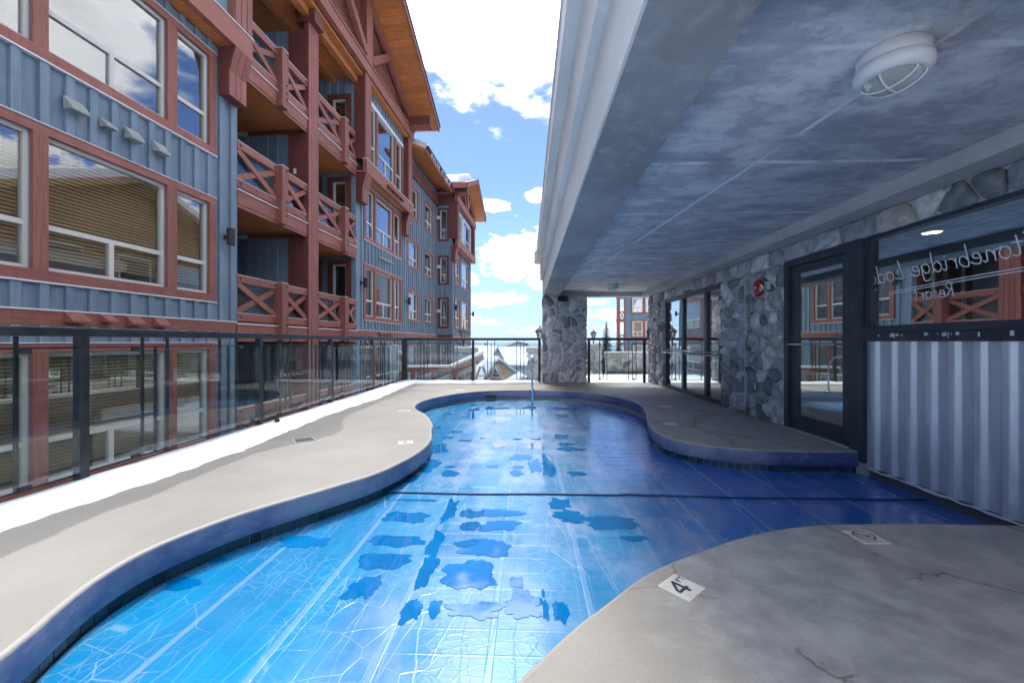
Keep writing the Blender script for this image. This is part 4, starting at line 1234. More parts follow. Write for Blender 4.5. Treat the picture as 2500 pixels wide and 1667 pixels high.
# bay over block A
lb('bay_beam', 'red_h', 3.6, 8.93, .30, .42, 7.17, 7.62)
lb('flashing', 'flashing', 3.6, 8.95, .28, .44, 7.622, 7.64)
lb('bay_soffit', 'cedar', 3.6, 8.90, 0, .30, 7.19, 7.24)
lb('bay_wall', 'siding', 3.6, 8.9, -.02, .26, 7.24, 11.2)
lb('corner_post', 'red_v', 8.42, 8.92, .2, .40, 7.645, 10.6)
for k in range(3): lb('corner_post', 'red_v', 8.44 + k * .165, 8.585 + k * .165, .401, .425, 7.645, 10.6)


def corbel(s0, s1, zt, off):
    """stepped timber corbel of laminated boards below a bay corner"""
    n = 3; w = (s1 - s0) / n
    lm('corbel', 'red_dark', lambda m: m.add([(s, -y, z) for s in (s0 + .005, s1 - .005) for (y, z) in ((off - .3, zt), (off + .06, zt), (off - .08, zt - .48), (off - .08, zt - .98), (off - .3, zt - .98))],
                                             [(0, 1, 2, 3, 4), (9, 8, 7, 6, 5)] + [(i, 5 + i, 5 + (i + 1) % 5, (i + 1) % 5) for i in range(5)]))
    for k in range(n):
        a, c = s0 + k * w + .006, s0 + (k + 1) * w - .006
        lm('corbel_board', 'red_v', lambda m: m.add([(s, -y, z) for s in (a, c) for (y, z) in ((off + .062, zt), (off + .09, zt), (off - .05, zt - .48), (off - .078, zt - .48))], [(0, 1, 2, 3), (7, 6, 5, 4), (0, 4, 5, 1), (1, 5, 6, 2), (2, 6, 7, 3), (3, 7, 4, 0)]))
        lb('corbel_board', 'red_v', a, c, off - .078, off - .052, zt - .98, zt - .482)


corbel(8.45, 8.93, 7.168, .33)

# -- balcony recess
SB0, SB1, SM0, SM1 = 8.96, 14.53, 11.55, 12.03
lb('recess_wall', 'siding', SA1, SB1 + .1, -2.3, -2.1, -1.45, 11.0)
bolt_me = MB().lathe([(.026, 0), (.03, -.006), (.02, -.016), (.006, -.018)], (0, 0, 0), 10, 'y'); bm_mesh = bpy.data.meshes.new('bolt'); bm_mesh.from_pydata(bolt_me.v, [], bolt_me.f); bm_mesh.materials.append(M['bolt'])


def bolt(s, off, z, parent):
    o = bpy.data.objects.new('bolt', bm_mesh); o.location = (s, -off, z); return link(o, parent)


def balcony(s0, s1, mid, F, lv):
    root = lm('balcony', 'cedar', lambda m: m.box(s0, s1, 0.0, 2.1, F - .34, F - .06))
    # fascia boards with flashing
    for (a, c) in ((s0, mid - .12), (mid + .12, s1)):
        lb('fascia', 'red_h', a, c, .0, .05, F - .36, F - .07, root)
        lb('fascia_trim', 'red_h', a - .005, c + .005, -.01, .035, F - .44, F - .362, root)
        lb('flashing', 'flashing', a - .02, c + .02, .0, .085, F - .068, F - .045, root)
    lb('deck_board', 'cedar', s0, s1, -2.1, -.0, F - .055, F - .02, root)
    zt, zb = F + 1.02, F + .18
    lb('post', 'red_v', mid - .12, mid + .12, -.05, .19, F - .42 if lv else F - .30, zt + .0, root)
    lb('flashing', 'flashing', mid - .125, mid + .125, -.055, .195, zt + .002, zt + .014, root)
    for (a, c) in ((s0, mid - .12), (mid + .12, s1)):
        lb('rail', 'red_h', a, c, -.03, .045, zt - .17, zt - .005, root); lb('rail', 'red_h', a, c, -.03, .045, zb - .17, zb, root)
        lb('flashing', 'flashing', a, c, -.04, .05, zt - .004, zt + .006, root); lb('flashing', 'flashing', a, c, -.035, .048, zb + .001, zb + .010, root)
        for up in (0, 1):
            p = (a + .02, -(.012 if up else -.012), (zt - .2) if up else (zb + .03)); q = (c - .02, -(.012 if up else -.012), (zb + .03) if up else (zt - .2))
            m = MB(); m.bar(p, q, .045, .125); m.build('brace', 'red_h', root)
        lb('pane', 'pane_rail', a, c, -.055, -.047, zb, zt - .17, root)
        for zz in (zt - .085, zb - .085):
            bolt(a + .09 if a < mid else c - .09, .046, zz, root)
        if c < mid: bolt(c - .07, .046, zt - .085, root)
    for zz in (zt - .08, zb - .02, zb - .22, F - .2): bolt(mid + .05, .191, zz, root)
    return root


for lv in range(0, 4):
    F = F_[lv]
    balcony(SB0, SM0, 10.38, F, lv); balcony(SM1, SB1, 13.56, F, lv)
    # party wall between the two balconies: red pilaster in front, blue boards behind
    lb('pilaster', 'red_dark', SM0 + .01, SM1 - .06, -.52, -.06, F, F + 2.49)
    lb('party_wall', 'siding', SM0 + .05, SM1 - .1, -2.1, -.521, F, F + 2.49)
    for k in range(5): lb('batten', 'siding', SM0 + .022, SM0 + .049, -.95 - k * .3, -.85 - k * .3, F, F + 2.48)
    if lv == 2: lb('switch_plate', 'flashing', SM0 - .004, SM0 + .008, -.36, -.28, F + 1.35, F + 1.5)
# ceiling of the top balcony
lb('balcony_ceiling', 'cedar', SA1, SB1, -2.1, .3, 10.45, 10.55)
lb('ceiling_beam', 'cedar', SA1, SB1, -.9, -.7, 10.28, 10.449)
lb('ceiling_beam', 'cedar', SA1, SB1, -.1, .1, 10.25, 10.449)
lb('beam_head', 'red_dark', SM0 - .02, SM1 - .02, -.3, .28, 10.1, 10.56)
# the tall centre post of four laminated boards
lb('tall_post', 'red_dark', SM0 + .004, SM1 - .004, -.055, .06, -1.4, 10.1)
for k in range(4):
    w = (SM1 - SM0) / 4; lb('post_board', 'red_v', SM0 + k * w + .006, SM0 + (k + 1) * w - .006, .061, .10, -1.4, 10.1)

# -- block C
SC0, SC1 = 14.55, 19.55
wins = []; blocks = []
for lv, bl in ((0, (.36, .06)), (1, (.3, .06)), (2, None)):
    l, q = window_group(0., 15.13, F_[lv] + (.40 if lv != 1 else .36), F_[lv] + 2.46, bl); wins += l; blocks.append(q)
wc = wall_holes('wall', 'siding', P_front(0.), SC0, SC1, -1.45, 7.12, wins, .22)
battens(P_front(0.), SC0, SC1, -1.4, 7.1, blocks + [(SC0, SC1, 1.33, 1.555)], wc, .30, .105, first=SC0 + .10)
lb('belt_board', 'red_h', SC0, SC1, 0, .03, 1.33, 1.53); lb('flashing', 'flashing', SC0, SC1, 0, .045, 1.532, 1.552)
lb('corner_board', 'siding', SC0 - .03, SC0 + .10, -.10, .034, 1.56, 7.1)
lb('corner_board', 'siding', SC1 - .14, SC1 + .03, -.10, .05, 1.56, 7.1)
# its end wall inside the recess, with a door on each floor
holes = []; bl2 = []
mpE = P_end(SC0, 0.)
for lv in range(4):
    F = F_[lv]
    for (u0, u1, v0) in ((.17, 1.0, F + .02), (1.22, 2.0, F + .02)):
        h, q = small_window(0, u0, u1, v0, F + 2.46, 'door', 'red_dark', (.0, .06) if lv != 1 else None, mpE, .17); holes.append(h); bl2.append(q)
we = wall_holes('wall', 'siding', mpE, .0, 2.1, -1.45, 10.45, holes, .2)
battens(mpE, 0., 2.1, -1.4, 10.4, bl2, we, .30, .09, first=.04)
for s in (17.05, 17.42, 17.78, 18.12): vent(s - .6, 4.60, .0, .24, .15); vent(s - .6, 1.54, .03, .24, .14, 'red_h')
sconce(14.95, 3.25, .0); sconce(19.62, 3.05, .0)
# bay C, third floor, with corbels
corbel(14.50, 14.98, 7.05, .33); corbel(19.0, 19.48, 7.05, .33)
lb('bay_beam', 'red_h', 14.48, 19.5, .30, .44, 7.06, 7.54)
lb('flashing', 'flashing', 14.46, 19.52, .28, .46, 7.542, 7.56)
lb('bay_soffit', 'cedar', 14.5, 19.48, 0, .30, 7.10, 7.14)
for s in (16.3, 16.75, 17.2, 17.65): vent(s, 7.36, .44, .26, .16, 'red_dark')
lb('bay_column', 'red_dark', 14.48, 14.97, -.02, .36, 7.56, 10.6); lb('bay_column', 'red_dark', 18.98, 19.48, -.02, .36, 7.56, 10.6)
for (a) in (14.48, 18.98):
    for k in range(3): lb('column_board', 'red_v', a + k * .163 + .005, a + (k + 1) * .163 - .005, .361, .395, 7.56, 10.6)
l, q = window_group(.12, 15.03, 7.62, 10.12, None, mn='flashing')
wall_holes('wall', 'siding', P_front(.12), 14.97, 18.98, 7.1, 10.7, l, .2)
battens(P_front(.12), 14.97, 18.98, 10.12, 10.7, [], lod, .30, .105, first=15.05)
lb('bay_soffit', 'cedar', 14.97, 18.98, .1, .36, 10.52, 10.6)
# tie beam, gable lattice, king post, rafters
SR, ZR, SL = 14.72, 13.85, .44


def zroof(s): return ZR - SL * abs(s - SR)


lb('tie_beam', 'red_h', 8.9, 19.52, .30, .46, 10.605, 11.05)
lb('tie_beam_cap', 'red_h', 8.88, 19.54, .29, .49, 10.96, 11.06)
lm('gable_wall', 'lattice', lambda m: m.add([(9.0, -.10, 11.0), (19.5, -.10, 11.0), (19.5, -.10, zroof(19.5) - .2), (SR, -.10, ZR - .2), (9.0, -.10, zroof(9.0) - .2)], [(0, 1, 2, 3, 4)]))
z = 11.10
while z < ZR - .5:
    half = (ZR - .42 - z) / SL
    for sg in (-1, 1):
        a, c = (SR + .27, SR + min(half, 4.4)) if sg > 0 else (SR - min(half, 5.2), SR - .27)
        if c - a > .1: lb('slat', 'red_h', a, c, .16, .20, z, z + .062)
    z += .118
lb('king_post', 'red_v', SR - .24, SR + .26, .12, .45, 11.06, 13.5)
for sg in (-1, 1):
    e = SR + sg * 4.75
    m = MB(); m.bar((SR + sg * .2, -.36, zroof(SR + sg * .2) - .42), (e, -.36, zroof(e) - .42), .16, .26); m.build('rafter', 'red_h', lod)
    m = MB(); m.bar((SR + sg * .26, -.40, 11.3), (SR + sg * 1.95, -.40, 12.62), .13, .26); m.build('strut', 'red_h', lod)
lb('purlin', 'red_dark', 18.85, 19.2, .2, 1.42, 11.0, 11.42); lb('purlin_cap', 'red_h', 18.83, 19.22, .2, 1.46, 10.93, 10.998)
lb('purlin', 'red_dark', 10.2, 10.55, .2, 1.42, 11.0, 11.42)


def roof_slab(name, mn, s0, s1, o0, o1, zf, th, parent=None):
    return lm(name, mn, lambda m: m.add([(s, -o, zf(s) + dz) for s in (s0, s1) for o in (o0, o1) for dz in (-th, 0)], [(0, 1, 3, 2), (4, 6, 7, 5), (0, 4, 5, 1), (2, 3, 7, 6), (0, 2, 6, 4), (1, 5, 7, 3)]), parent)


for (a, c) in ((SR, 20.05), (9.3, SR)):
    rf = roof_slab('roof', 'cedar', a, c, -7, 1.50, lambda s: zroof(s), .20)
    roof_slab('barge_board', 'red_h', a, c, 1.501, 1.56, lambda s: zroof(s) + .02, .26, rf)
    roof_slab('metal_edge', 'rubber', a - .02, c + .03, -7, 1.60, lambda s: zroof(s) + .055, .05, rf)
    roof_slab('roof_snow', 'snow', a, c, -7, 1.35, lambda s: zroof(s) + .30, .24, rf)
# soffit board lines read from the planks themselves
k = 15.0
while k < 20.0:
    roof_slab('soffit_plank', 'cedar', k, k + .235, .46, 1.50, lambda s: zroof(s) - .201, .012); k += .25
m = MB(); m.box(11.35, 11.62, -.62, -.5, 10.98, 11.06); m.box(11.4, 11.6, -.84, -.62, 10.84, 11.02); m.build('floodlight', 'rubber', lod)

# -- block D
SD0, SD1 = SC1, 25.2
wins = []; blocks = []
for lv in range(4):
    F = F_[lv]; top = F + (2.10 if lv == 1 else 1.72 if lv == 2 else 1.55 if lv == 3 else 2.2)
    for (a, c) in ((19.85, 21.5), (22.55, 24.15)):
        v0 = {0: F + .5, 1: 2.12, 2: 4.75, 3: 7.28}[lv]; v1 = {0: F + 2.4, 1: 3.68, 2: 6.22, 3: 8.95}[lv]
        h, q = small_window(0., a, c, v0, v1, 'main', 'red_h', None, None, .11); wins.append(h); blocks.append(q)
wd_ = wall_holes('wall', 'siding', P_front(0.), SD0, SD1, -1.45, 10.3, wins, .2)
battens(P_front(0.), SD0 + .1, SD1, -1.4, 9.35, blocks + [(SD0, SD1, 1.33, 1.555)], wd_, .30, .105, first=SD0 + .15)
battens(P_front(0.), SD0 + .1, SD1, 9.95, 10.3, [], wd_, .30, .105, first=SD0 + .15)
lb('belt_board', 'red_h', SD0, SD1, 0, .03, 1.33, 1.53); lb('flashing', 'flashing', SD0, SD1, 0, .045, 1.532, 1.552)
lb('frieze_board', 'red_dark', SD0, SD1, 0, .10, 9.36, 9.60); lb('frieze_cap', 'red_h', SD0, SD1, 0, .14, 9.60, 9.64)
for k in range(4): lb('slat', 'red_h', SD0, SD1, .06, .10, 9.68 + k * .075, 9.715 + k * .075)
for k in range(5): lb('baluster', 'red_h', SD0 + .4 + k * 1.2, SD0 + .47 + k * 1.2, .05, .11, 9.64, 9.96)
zd = lambda o: 10.28 + (1.0 - o) * .42
lm('roof', 'cedar', lambda m: m.add([(s, -o, zd(o) + dz) for s in (19.6, 25.6) for o in (1.0, -6) for dz in (-.16, 0)], [(0, 1, 3, 2), (4, 6, 7, 5), (0, 4, 5, 1), (2, 3, 7, 6), (0, 2, 6, 4), (1, 5, 7, 3)]))
lb('eave_board', 'red_h', 19.6, 25.6, 1.0, 1.05, 10.08, 10.36); lb('gutter', 'rubber', 19.6, 25.62, 1.05, 1.15, 10.28, 10.40)
lm('roof_snow', 'snow', lambda m: m.add([(s, -o, zd(o) + dz + (.14 * noise.noise((s, o, 0)) if dz else 0)) for s in (20.0, 22, 24, 25.5) for o in (.95, -2, -6) for dz in (.01, .42)],
                                        [(i * 6 + a, i * 6 + c, (i + 1) * 6 + c, (i + 1) * 6 + a) for i in range(3) for a, c in ((1, 3), (3, 5), (0, 1), (0, 2))] + [(0, 2, 3, 1), (2, 4, 5, 3), (18, 19, 21, 20), (20, 21, 23, 22)]))
m = MB(); rg = random.Random(9)
for k in range(26):
    s = 20.1 + rg.random() * 5.3; L = rg.uniform(.08, .38); m.tube([(s, -1.13, 10.29), (s, -1.13, 10.29 - L)], [.018, .003], 5)
m.build('icicles', 'snow', lod, True)['kind'] = 'stuff'
for zz in (5.6, 2.9, 8.6): lb('junction_box', 'flashing', 25.08, 25.19, .02, .22, zz, zz + .18)

# -- block E, the far projecting wing
SE0, SE1, OE = 25.2, 31.0, .97
mpx = P_end(SE0, OE); holes = []; bl3 = []
for lv, (v0, v1) in {0: (-.8, 1.05), 1: (1.95, 3.82), 2: (4.58, 6.38), 3: (7.25, 9.28)}.items():
    h, q = small_window(0, .22, .88, v0, v1, 'narrow', 'red_dark', None, mpx, .12); holes.append(h); bl3.append(q)
wx_ = wall_holes('wall', 'siding', mpx, 0., OE, -1.45, 9.6, holes, .2)
battens(mpx, 0., OE, -1.4, 9.5, bl3 + [(0, OE, 1.33, 1.555)], wx_, .30, .08, first=.02)
lb('belt_board', 'red_dark', SE0 - .03, SE0, 0, OE, 1.33, 1.55); lb('belt_board', 'red_h', SE0, SE1, OE, OE + .03, 1.33, 1.55)
lb('frieze_board', 'red_dark', SE0 - .06, SE0, 0, OE + .3, 9.45, 9.9)
for k in range(4): lb('slat', 'red_h', SE0 - .06, SE0 - .02, 0, OE, 9.95 + k * .09, 9.99 + k * .09)
wins = []; blocks = []
for lv, (v0, v1) in {0: (-.9, 1.0), 1: (1.9, 3.95), 2: (4.7, 6.7)}.items():
    h, q = small_window(OE, 25.7, 27.2, v0, v1, 'main', 'red_h', None, None, .12); wins.append(h); blocks.append(q)
    h, q = small_window(OE, 27.5, 30.3, v0, v1, 'main', 'red_h', None, None, .12); wins.append(h); blocks.append(q)
wf = wall_holes('wall', 'siding', P_front(OE), SE0, SE1, -1.45, 7.2, wins, .2)
battens(P_front(OE), SE0, SE1, -1.4, 7.1, blocks + [(SE0, SE1, 1.33, 1.555)], wf, .35, .11, first=SE0 + .05)
lb('bay_beam', 'red_h', 25.1, 31.1, OE + .2, OE + .38, 6.95, 7.4); lb('bay_column', 'red_dark', 25.12, 25.6, OE - .18, OE + .34, 7.4, 9.9); lb('bay_column', 'red_dark', 30.6, 31.1, OE, OE + .34, 7.4, 9.9)
lb('bay_soffit', 'cedar', 25.1, 31.1, OE, OE + .2, 6.98, 7.02)
l = []
for (a, c) in ((25.8, 27.4), (27.7, 30.4)): h, q = small_window(OE + .1, a, c, 7.5, 9.4, 'main', 'flashing', None, None, .12); l.append(h)
wall_holes('wall', 'siding', P_front(OE + .1), 25.6, 30.6, 7.0, 10.2, l, .2)
corbel(25.1, 25.55, 6.95, OE + .25)
lb('tie_beam', 'red_h', 25.0, 31.2, OE + .2, OE + .40, 9.6, 10.0)
ES, EZ = 28.1, 12.1
ze = lambda s: EZ - .44 * abs(s - ES)
lm('gable_wall', 'lattice', lambda m: m.add([(25.1, -(OE + .12), 10), (31.1, -(OE + .12), 10), (31.1, -(OE + .12), ze(31.1) - .2), (ES, -(OE + .12), EZ - .2), (25.1, -(OE + .12), ze(25.1) - .2)], [(0, 1, 2, 3, 4)]))
for sg in (-1, 1): m = MB(); m.bar((ES + sg * .1, -(OE + .3), EZ - .5), (ES + sg * 2.9, -(OE + .3), ze(ES + 2.9) - .5), .15, .25); m.build('rafter', 'red_h', lod); m = MB(); m.bar((ES + sg * .2, -(OE + .3), 10.), (ES + sg * 1.2, -(OE + .3), 11.3), .12, .22); m.build('strut', 'red_h', lod)
lb('king_post', 'red_v', ES - .18, ES + .18, OE + .2, OE + .42, 10., 11.7)
lb('purlin', 'red_dark', 25.0, 25.35, OE - .9, OE + .95, 10.18, 10.62); lb('purlin_cap', 'red_h', 24.98, 25.37, OE - .9, OE + 1.0, 10.10, 10.178)
for (a, c) in ((24.5, ES), (ES, 31.75)):
    rf = roof_slab('roof', 'cedar', a, c, -6, 2.0, ze, .18)
    roof_slab('barge_board', 'red_h', a, c, 2.001, 2.05, lambda s: ze(s) + .02, .28, rf)
    roof_slab('metal_edge', 'rubber', a - .03, c + .03, -6, 2.08, lambda s: ze(s) + .05, .05, rf)
    roof_slab('roof_snow', 'snow', a + .1, c - (.0 if c < 30 else .2), -6, 1.5, lambda s: ze(s) + .42, .36, rf)
lb('eave_board', 'red_h', 24.45, 24.5, -.5, 2.0, ze(24.5) - .3, ze(24.5) + .02)
sconce(25.35, 3.2, OE); sconce(31.1, 3.2, OE)
# solid core and back so that no light passes through
lb('core', 'interior', -3.0, 8.9, -9, -1.0, -1.4, 11); lb('core', 'interior', 8.9, 14.6, -9, -2.31, -1.4, 10.9)
lb('core', 'interior', 14.66, 25.3, -9, -1.0, -1.4, 10.3); lb('core', 'interior', 25.3, 30.95, -9, -.3, -1.4, 10)
for a in (8.9, 14.66, 25.3, 30.95): lb('partition', 'interior', a - .05, a, -1.0, -.0, -1.4, 10.0) if a not in (14.66,) else None
for zf in F_[1:4]: lb('floor_slab', 'interior', -3, 8.85, -1., -.2, zf - .3, zf); lb('floor_slab', 'interior', 14.8, 30.9, -1., -.2, zf - .3, zf)
lb('side_wall', 'siding', SE1 - .05, SE1, -9, OE, -1.4, 10.2)

# ------------------------------------------------------------------ tan lodge behind the canopy (seen mirrored in the left windows)
mat('tan_wood', rough=.7, build=paint_wood((.30, .19, .10), (.42, .28, .155), (3, 3, 30)))
mat('chimney_stone', rough=.9, build=concrete((.16, .14, .12), (.22, .19, .16), (.28, .25, .22)))
tl_ = empty('tan_lodge', (10, 16, 0)); tag(tl_, 'tan timber gable lodge mirrored in the windows of the blue lodge', 'building')


def tb(name, mn, x0, x1, y0, y1, z0, z1): return box(name, mn, x0 - 10, x1 - 10, y0 - 16, y1 - 16, z0, z1, tl_)


tb('wall', 'tan_wood', 8, 15, 4, 25.5, 0, 5.9)
for k in range(18): tb('plank', 'tan_wood', 7.96, 8.0, 4, 25.5, .2 + k * .32, .48 + k * .32)
AY, AZ = 18.3, 9.2
mesh('gable', 'tan_wood', [(-2.02, y - 16, z) for (y, z) in ((10.4, 5.88), (26.0, 5.97), (AY, AZ - .15))] + [(-1.7, y - 16, z) for (y, z) in ((10.4, 5.88), (26.0, 5.97), (AY, AZ - .15))], [(0, 1, 2), (3, 5, 4), (0, 3, 4, 1), (1, 4, 5, 2), (2, 5, 3, 0)], tl_)
for k in range(9):
    zz = 6.1 + k * .34; hw = (AZ - .3 - zz) / .42
    if hw > .3: tb('plank', 'tan_wood', 7.95, 7.98, AY - hw, min(25.9, AY + hw), zz, zz + .29)
for (ya, yb) in ((9.6, AY), (AY, 26.2)):
    for (nm, mn_, x0_, d0_, d1_) in (('roof', 'tan_wood', -2.9, -.2, .1), ('roof_snow', 'snow', -2.8, .1, .5)):
        mesh(nm, mn_, [(x, y - 16, AZ - .42 * abs(y - AY) + d) for x in (x0_, 5) for y in (ya, yb) for d in (d0_, d1_)], [(0, 1, 3, 2), (4, 6, 7, 5), (0, 4, 5, 1), (2, 3, 7, 6), (0, 2, 6, 4), (1, 5, 7, 3)], tl_)
mesh('roof_snow', 'snow', [(x, y - 16, z + d) for (x, z) in ((.5, 7.4), (4.5, 9.6)) for y in (19, 25.8) for d in (0, .35)], [(0, 1, 3, 2), (4, 6, 7, 5), (0, 4, 5, 1), (2, 3, 7, 6), (0, 2, 6, 4), (1, 5, 7, 3)], tl_)
tb('chimney', 'chimney_stone', 10.6, 12.2, 21.0, 23.0, 6, 10.4)
mesh('roof_snow', 'snow', [(x, y - 16, z + d) for (x, z) in ((-2.8, 5.9), (2, 8.1)) for y in (3.5, 10.5) for d in (0, .35)], [(0, 1, 3, 2), (4, 6, 7, 5), (0, 4, 5, 1), (2, 3, 7, 6), (0, 2, 6, 4), (1, 5, 7, 3)], tl_)
for yy in (6, 9, 12.5, 15.5, 18.5, 21.5, 24):
    for zz in (.9, 3.9, ):
        tb('window', 'frame', 7.93, 7.98, yy - .8, yy + .8, zz, zz + 1.5); tb('pane', 'pane_lowe', 7.915, 7.925, yy - .7, yy + .7, zz + .1, zz + 1.4)

# ------------------------------------------------------------------ ground, terrace, village and hills
gm = MB(); NX, NY = 60, 60


def ground_z(x, y):
    d = max(0., y - 26)
    z = -1.5 - .19 * min(d, 60) - .10 * max(0, min(d - 60, 200)) - .12 * max(0, min(d - 260, 2500)) + (.35 * noise.noise((x * .06, y * .06, 0)) if 26 < y else 0)
    if y > 400: z += 14 * noise.noise((x * .003, y * .003, 3))
    return z


xs = [math.copysign(abs(t) ** 2.6, t) * 9000 for t in [(-1 + 2 * i / NX) for i in range(NX + 1)]]
ys = [-40 + 9000 * (j / NY) ** 2.8 for j in range(NY + 1)]
for yy in ys:
    for xx in xs: gm.v.append((xx, yy, ground_z(xx, yy)))
gm.f = [(j * (NX + 1) + i, j * (NX + 1) + i + 1, (j + 1) * (NX + 1) + i + 1, (j + 1) * (NX + 1) + i) for j in range(NY) for i in range(NX)]
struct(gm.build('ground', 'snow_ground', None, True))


def m_hill(nb, p, pos):
    n = nb.noise(nb.scale(pos, (.004, .004, .012)), 1., 6, .6)
    nb.put(p.inputs['Base Color'], nb.mix(nb.ss(n, .42, .6), (.03, .05, .05), (.16, .19, .22)))


mat('hillside', rough=.9, build=m_hill)
for (name, dist, top, amp, seed) in (('hill', 5600, -115, 45, 1), ('hill', 8800, -60, 60, 5)):
    m = MB(); n = 120
    for i in range(n + 1):
        a = R(-60 + 120 * i / n)
        h = top + amp * (noise.noise((i * .09, seed, 0)) + .5 * noise.noise((i * .3, seed, 2)) + .25 * noise.noise((i * .9, seed, 2)))
        for (f, hh) in ((.86, -330), (.94, (h - 330) * .45 - 20), (1.0, h), (1.12, -330)): m.v.append((dist * f * math.sin(a), dist * f * math.cos(a), hh))
    m.f = [(i * 4 + k, i * 4 + k + 1, (i + 1) * 4 + k + 1, (i + 1) * 4 + k) for i in range(n) for k in range(3)]
    struct(m.build(name, 'hillside', None, True))

struct(MB().box(-9, 9, -16, -1.61, -1.6, -.06).build('bounce_snow', 'snow'))  # added snow out of view, bounces light up to the canopy ceiling
# terrace beyond the pool with stone piers and lanterns
ter = struct(MB().box(1.0, 9.0, 11.77, 14.6, -1.4, -.03).build('terrace', 'concrete'))


def lantern(x, y, z, label, h=.95):
    t = empty('lantern', (x, y, z)); tag(t, label, 'lamp', 'black lanterns on the stone piers'); k = h / .95
    m = MB(); m.lathe([(.12, 0), (.12, .03), (.05, .06), (.03, .1), (.045, .16), (.03, .2), (.028, .34), (.06, .37), (.09, .39)], (0, 0, 0), 14); m.build('stem', 'black_metal', t, True)
    m = MB(); m.lathe([(.085, .39), (.15, .66), (.145, .665)], (0, 0, 0), 6); m.build('lantern_glass', 'lantern_glass', t)
    for q in range(6):
        a = math.pi * q / 3; m = MB(); m.tube([(.087 * math.cos(a), .087 * math.sin(a), .39), (.152 * math.cos(a), .152 * math.sin(a), .665)], .011, 5); m.build('glazing_bar', 'black_metal', t)
    m = MB(); m.lathe([(.20, .655), (.20, .68), (.13, .75), (.11, .78), (.05, .82), (.03, .84), (.035, .87), (.012, .90), (.006, .97)], (0, 0, 0), 6); m.build('cap', 'black_metal', t)
    for o_ in t.children: o_.scale = (k * 1.1, k * 1.1, k)
    return t


mat('lantern_glass', (.5, .52, .5), .15, Transmission_Weight=.6)


def pier(x, y, w, z0, z1, label):
    t = empty('stone_pier', (x, y, z0)); tag(t, label, 'pier', 'stone piers of the terrace wall')
    h = z1 - z0
    co = MB().box(-w / 2 + .04, w / 2 - .04, -w / 2 + .04, w / 2 - .04, 0, h - .2).build('core', 'mortar', t)
    stones(co, -w / 2, w / 2, 0, h - .2, .26, lambda u, v, d: (u, -w / 2 + .04 - d, v), int(x * 100) + 3, gap=.03, depth=.05)
    bevel(MB().box(-w / 2 - .06, w / 2 + .06, -w / 2 - .06, w / 2 + .06, h - .2, h - .02).build('cap_stone', 'stone_cap', t), .02)
    s = MB().box(-w / 2 - .05, w / 2 + .05, -w / 2 - .05, w / 2 + .05, h - .02, h + .06).build('snow_cap', 'snow', t); bevel(s, .03, 3)
    return t


pier(-2.72, 18.2, .84, -1.5, .84, 'broad stone pier with snow cap left of the far railing post')
lantern(-2.86, 18.2, .86, 'black lantern on the left stone pier before the blue lodge', 1.0)
pier(.36, 18.2, .75, -1.5, .84, 'stone pier with snow cap just left of the big pillar')
lantern(.55, 18.2, .86, 'black lantern half hidden by the big stone pillar', 1.0)
pier(2.62, 16.4, .58, -1.5, 1.0, 'stone pier at the left end of the low terrace wall')
lantern(2.62, 16.4, 1.02, 'black lantern right of the big pillar before the spruce', .60)
lw = empty('terrace_wall', (3.9, 15.8, -.1)); tag(lw, 'low stone terrace wall with pale cap beyond the short railing', 'wall')
co = MB().box(-.92, 2.6, -.12, .12, -1.3, .58).build('core', 'mortar', lw)
stones(co, -.92, 2.6, .02, .58, .22, lambda u, v, d: (u, -.12 - d, v), 77, gap=.03, depth=.04)
bevel(MB().box(-.95, 2.65, -.22, .22, .58, .80).build('cap_stone', 'stone_cap', lw), .02)
bevel(MB().box(-.94, 2.64, -.2, .2, .801, .835).build('snow_cap', 'snow', lw), .015)
MB().box(-.9, 2.6, -.34, -.2, -.0, .10).build('kerb', 'dark_grey', lw)

# snowy timber ramp and trestles left of the far post
rp = empty('timber_ramp', (-4.0, 15.5, -1.5)); tag(rp, 'snow topped red timber ramp rail seen through the far railing', 'ramp')
m = MB(); m.bar((-.6, 0, 1.55), (1.35, .2, 1.55), .18, .17); m.build('rail', 'red_h', rp)
m = MB(); m.bar((1.05, .25, 1.5), (2.2, .9, 2.03), .2, .24); m.build('rail', 'red_h', rp)
m = MB(); m.bar((1.0, .25, 1.66), (2.2, .9, 2.2), .22, .10); m.bar((-.6, 0, 1.68), (1.2, .2, 1.68), .3, .08); m.build('snow_cap', 'snow', rp)
m = MB(); m.bar((.2, .3, .9), (1.9, .7, 1.65), .16, .2); m.build('stringer', 'stone_cap', rp)
for x_ in (-.4, .4, 1.2, 1.9): m = MB(); m.bar((x_, .1, 0), (x_, .1, 1.5), .14, .14); m.build('post', 'red_v', rp)
for (x_, y_, lab, h) in ((-1.98, 17.6, 'grey timber trestle left of the far railing post', 1.55), (-1.45, 19.0, 'grey timber trestle right of the far railing post', 1.55)):
    t = empty('timber_trestle', (x_, y_, -1.5)); tag(t, lab, 'trestle', 'timber trestles')
    for sg in (-1, 1): m = MB(); m.bar((sg * .62, 0, 0), (sg * .05, 0, h), .1, .1); m.build('leg', 'grey_wood', t) if 'grey_wood' in M else m.build('leg', 'stone_cap', t)
    for zz in (.75, .95, 1.15): m = MB(); m.bar((-.62 * (1 - zz / h), -.06, zz), (.62 * (1 - zz / h), -.06, zz), .05, .06); m.build('rung', 'stone_cap', t)


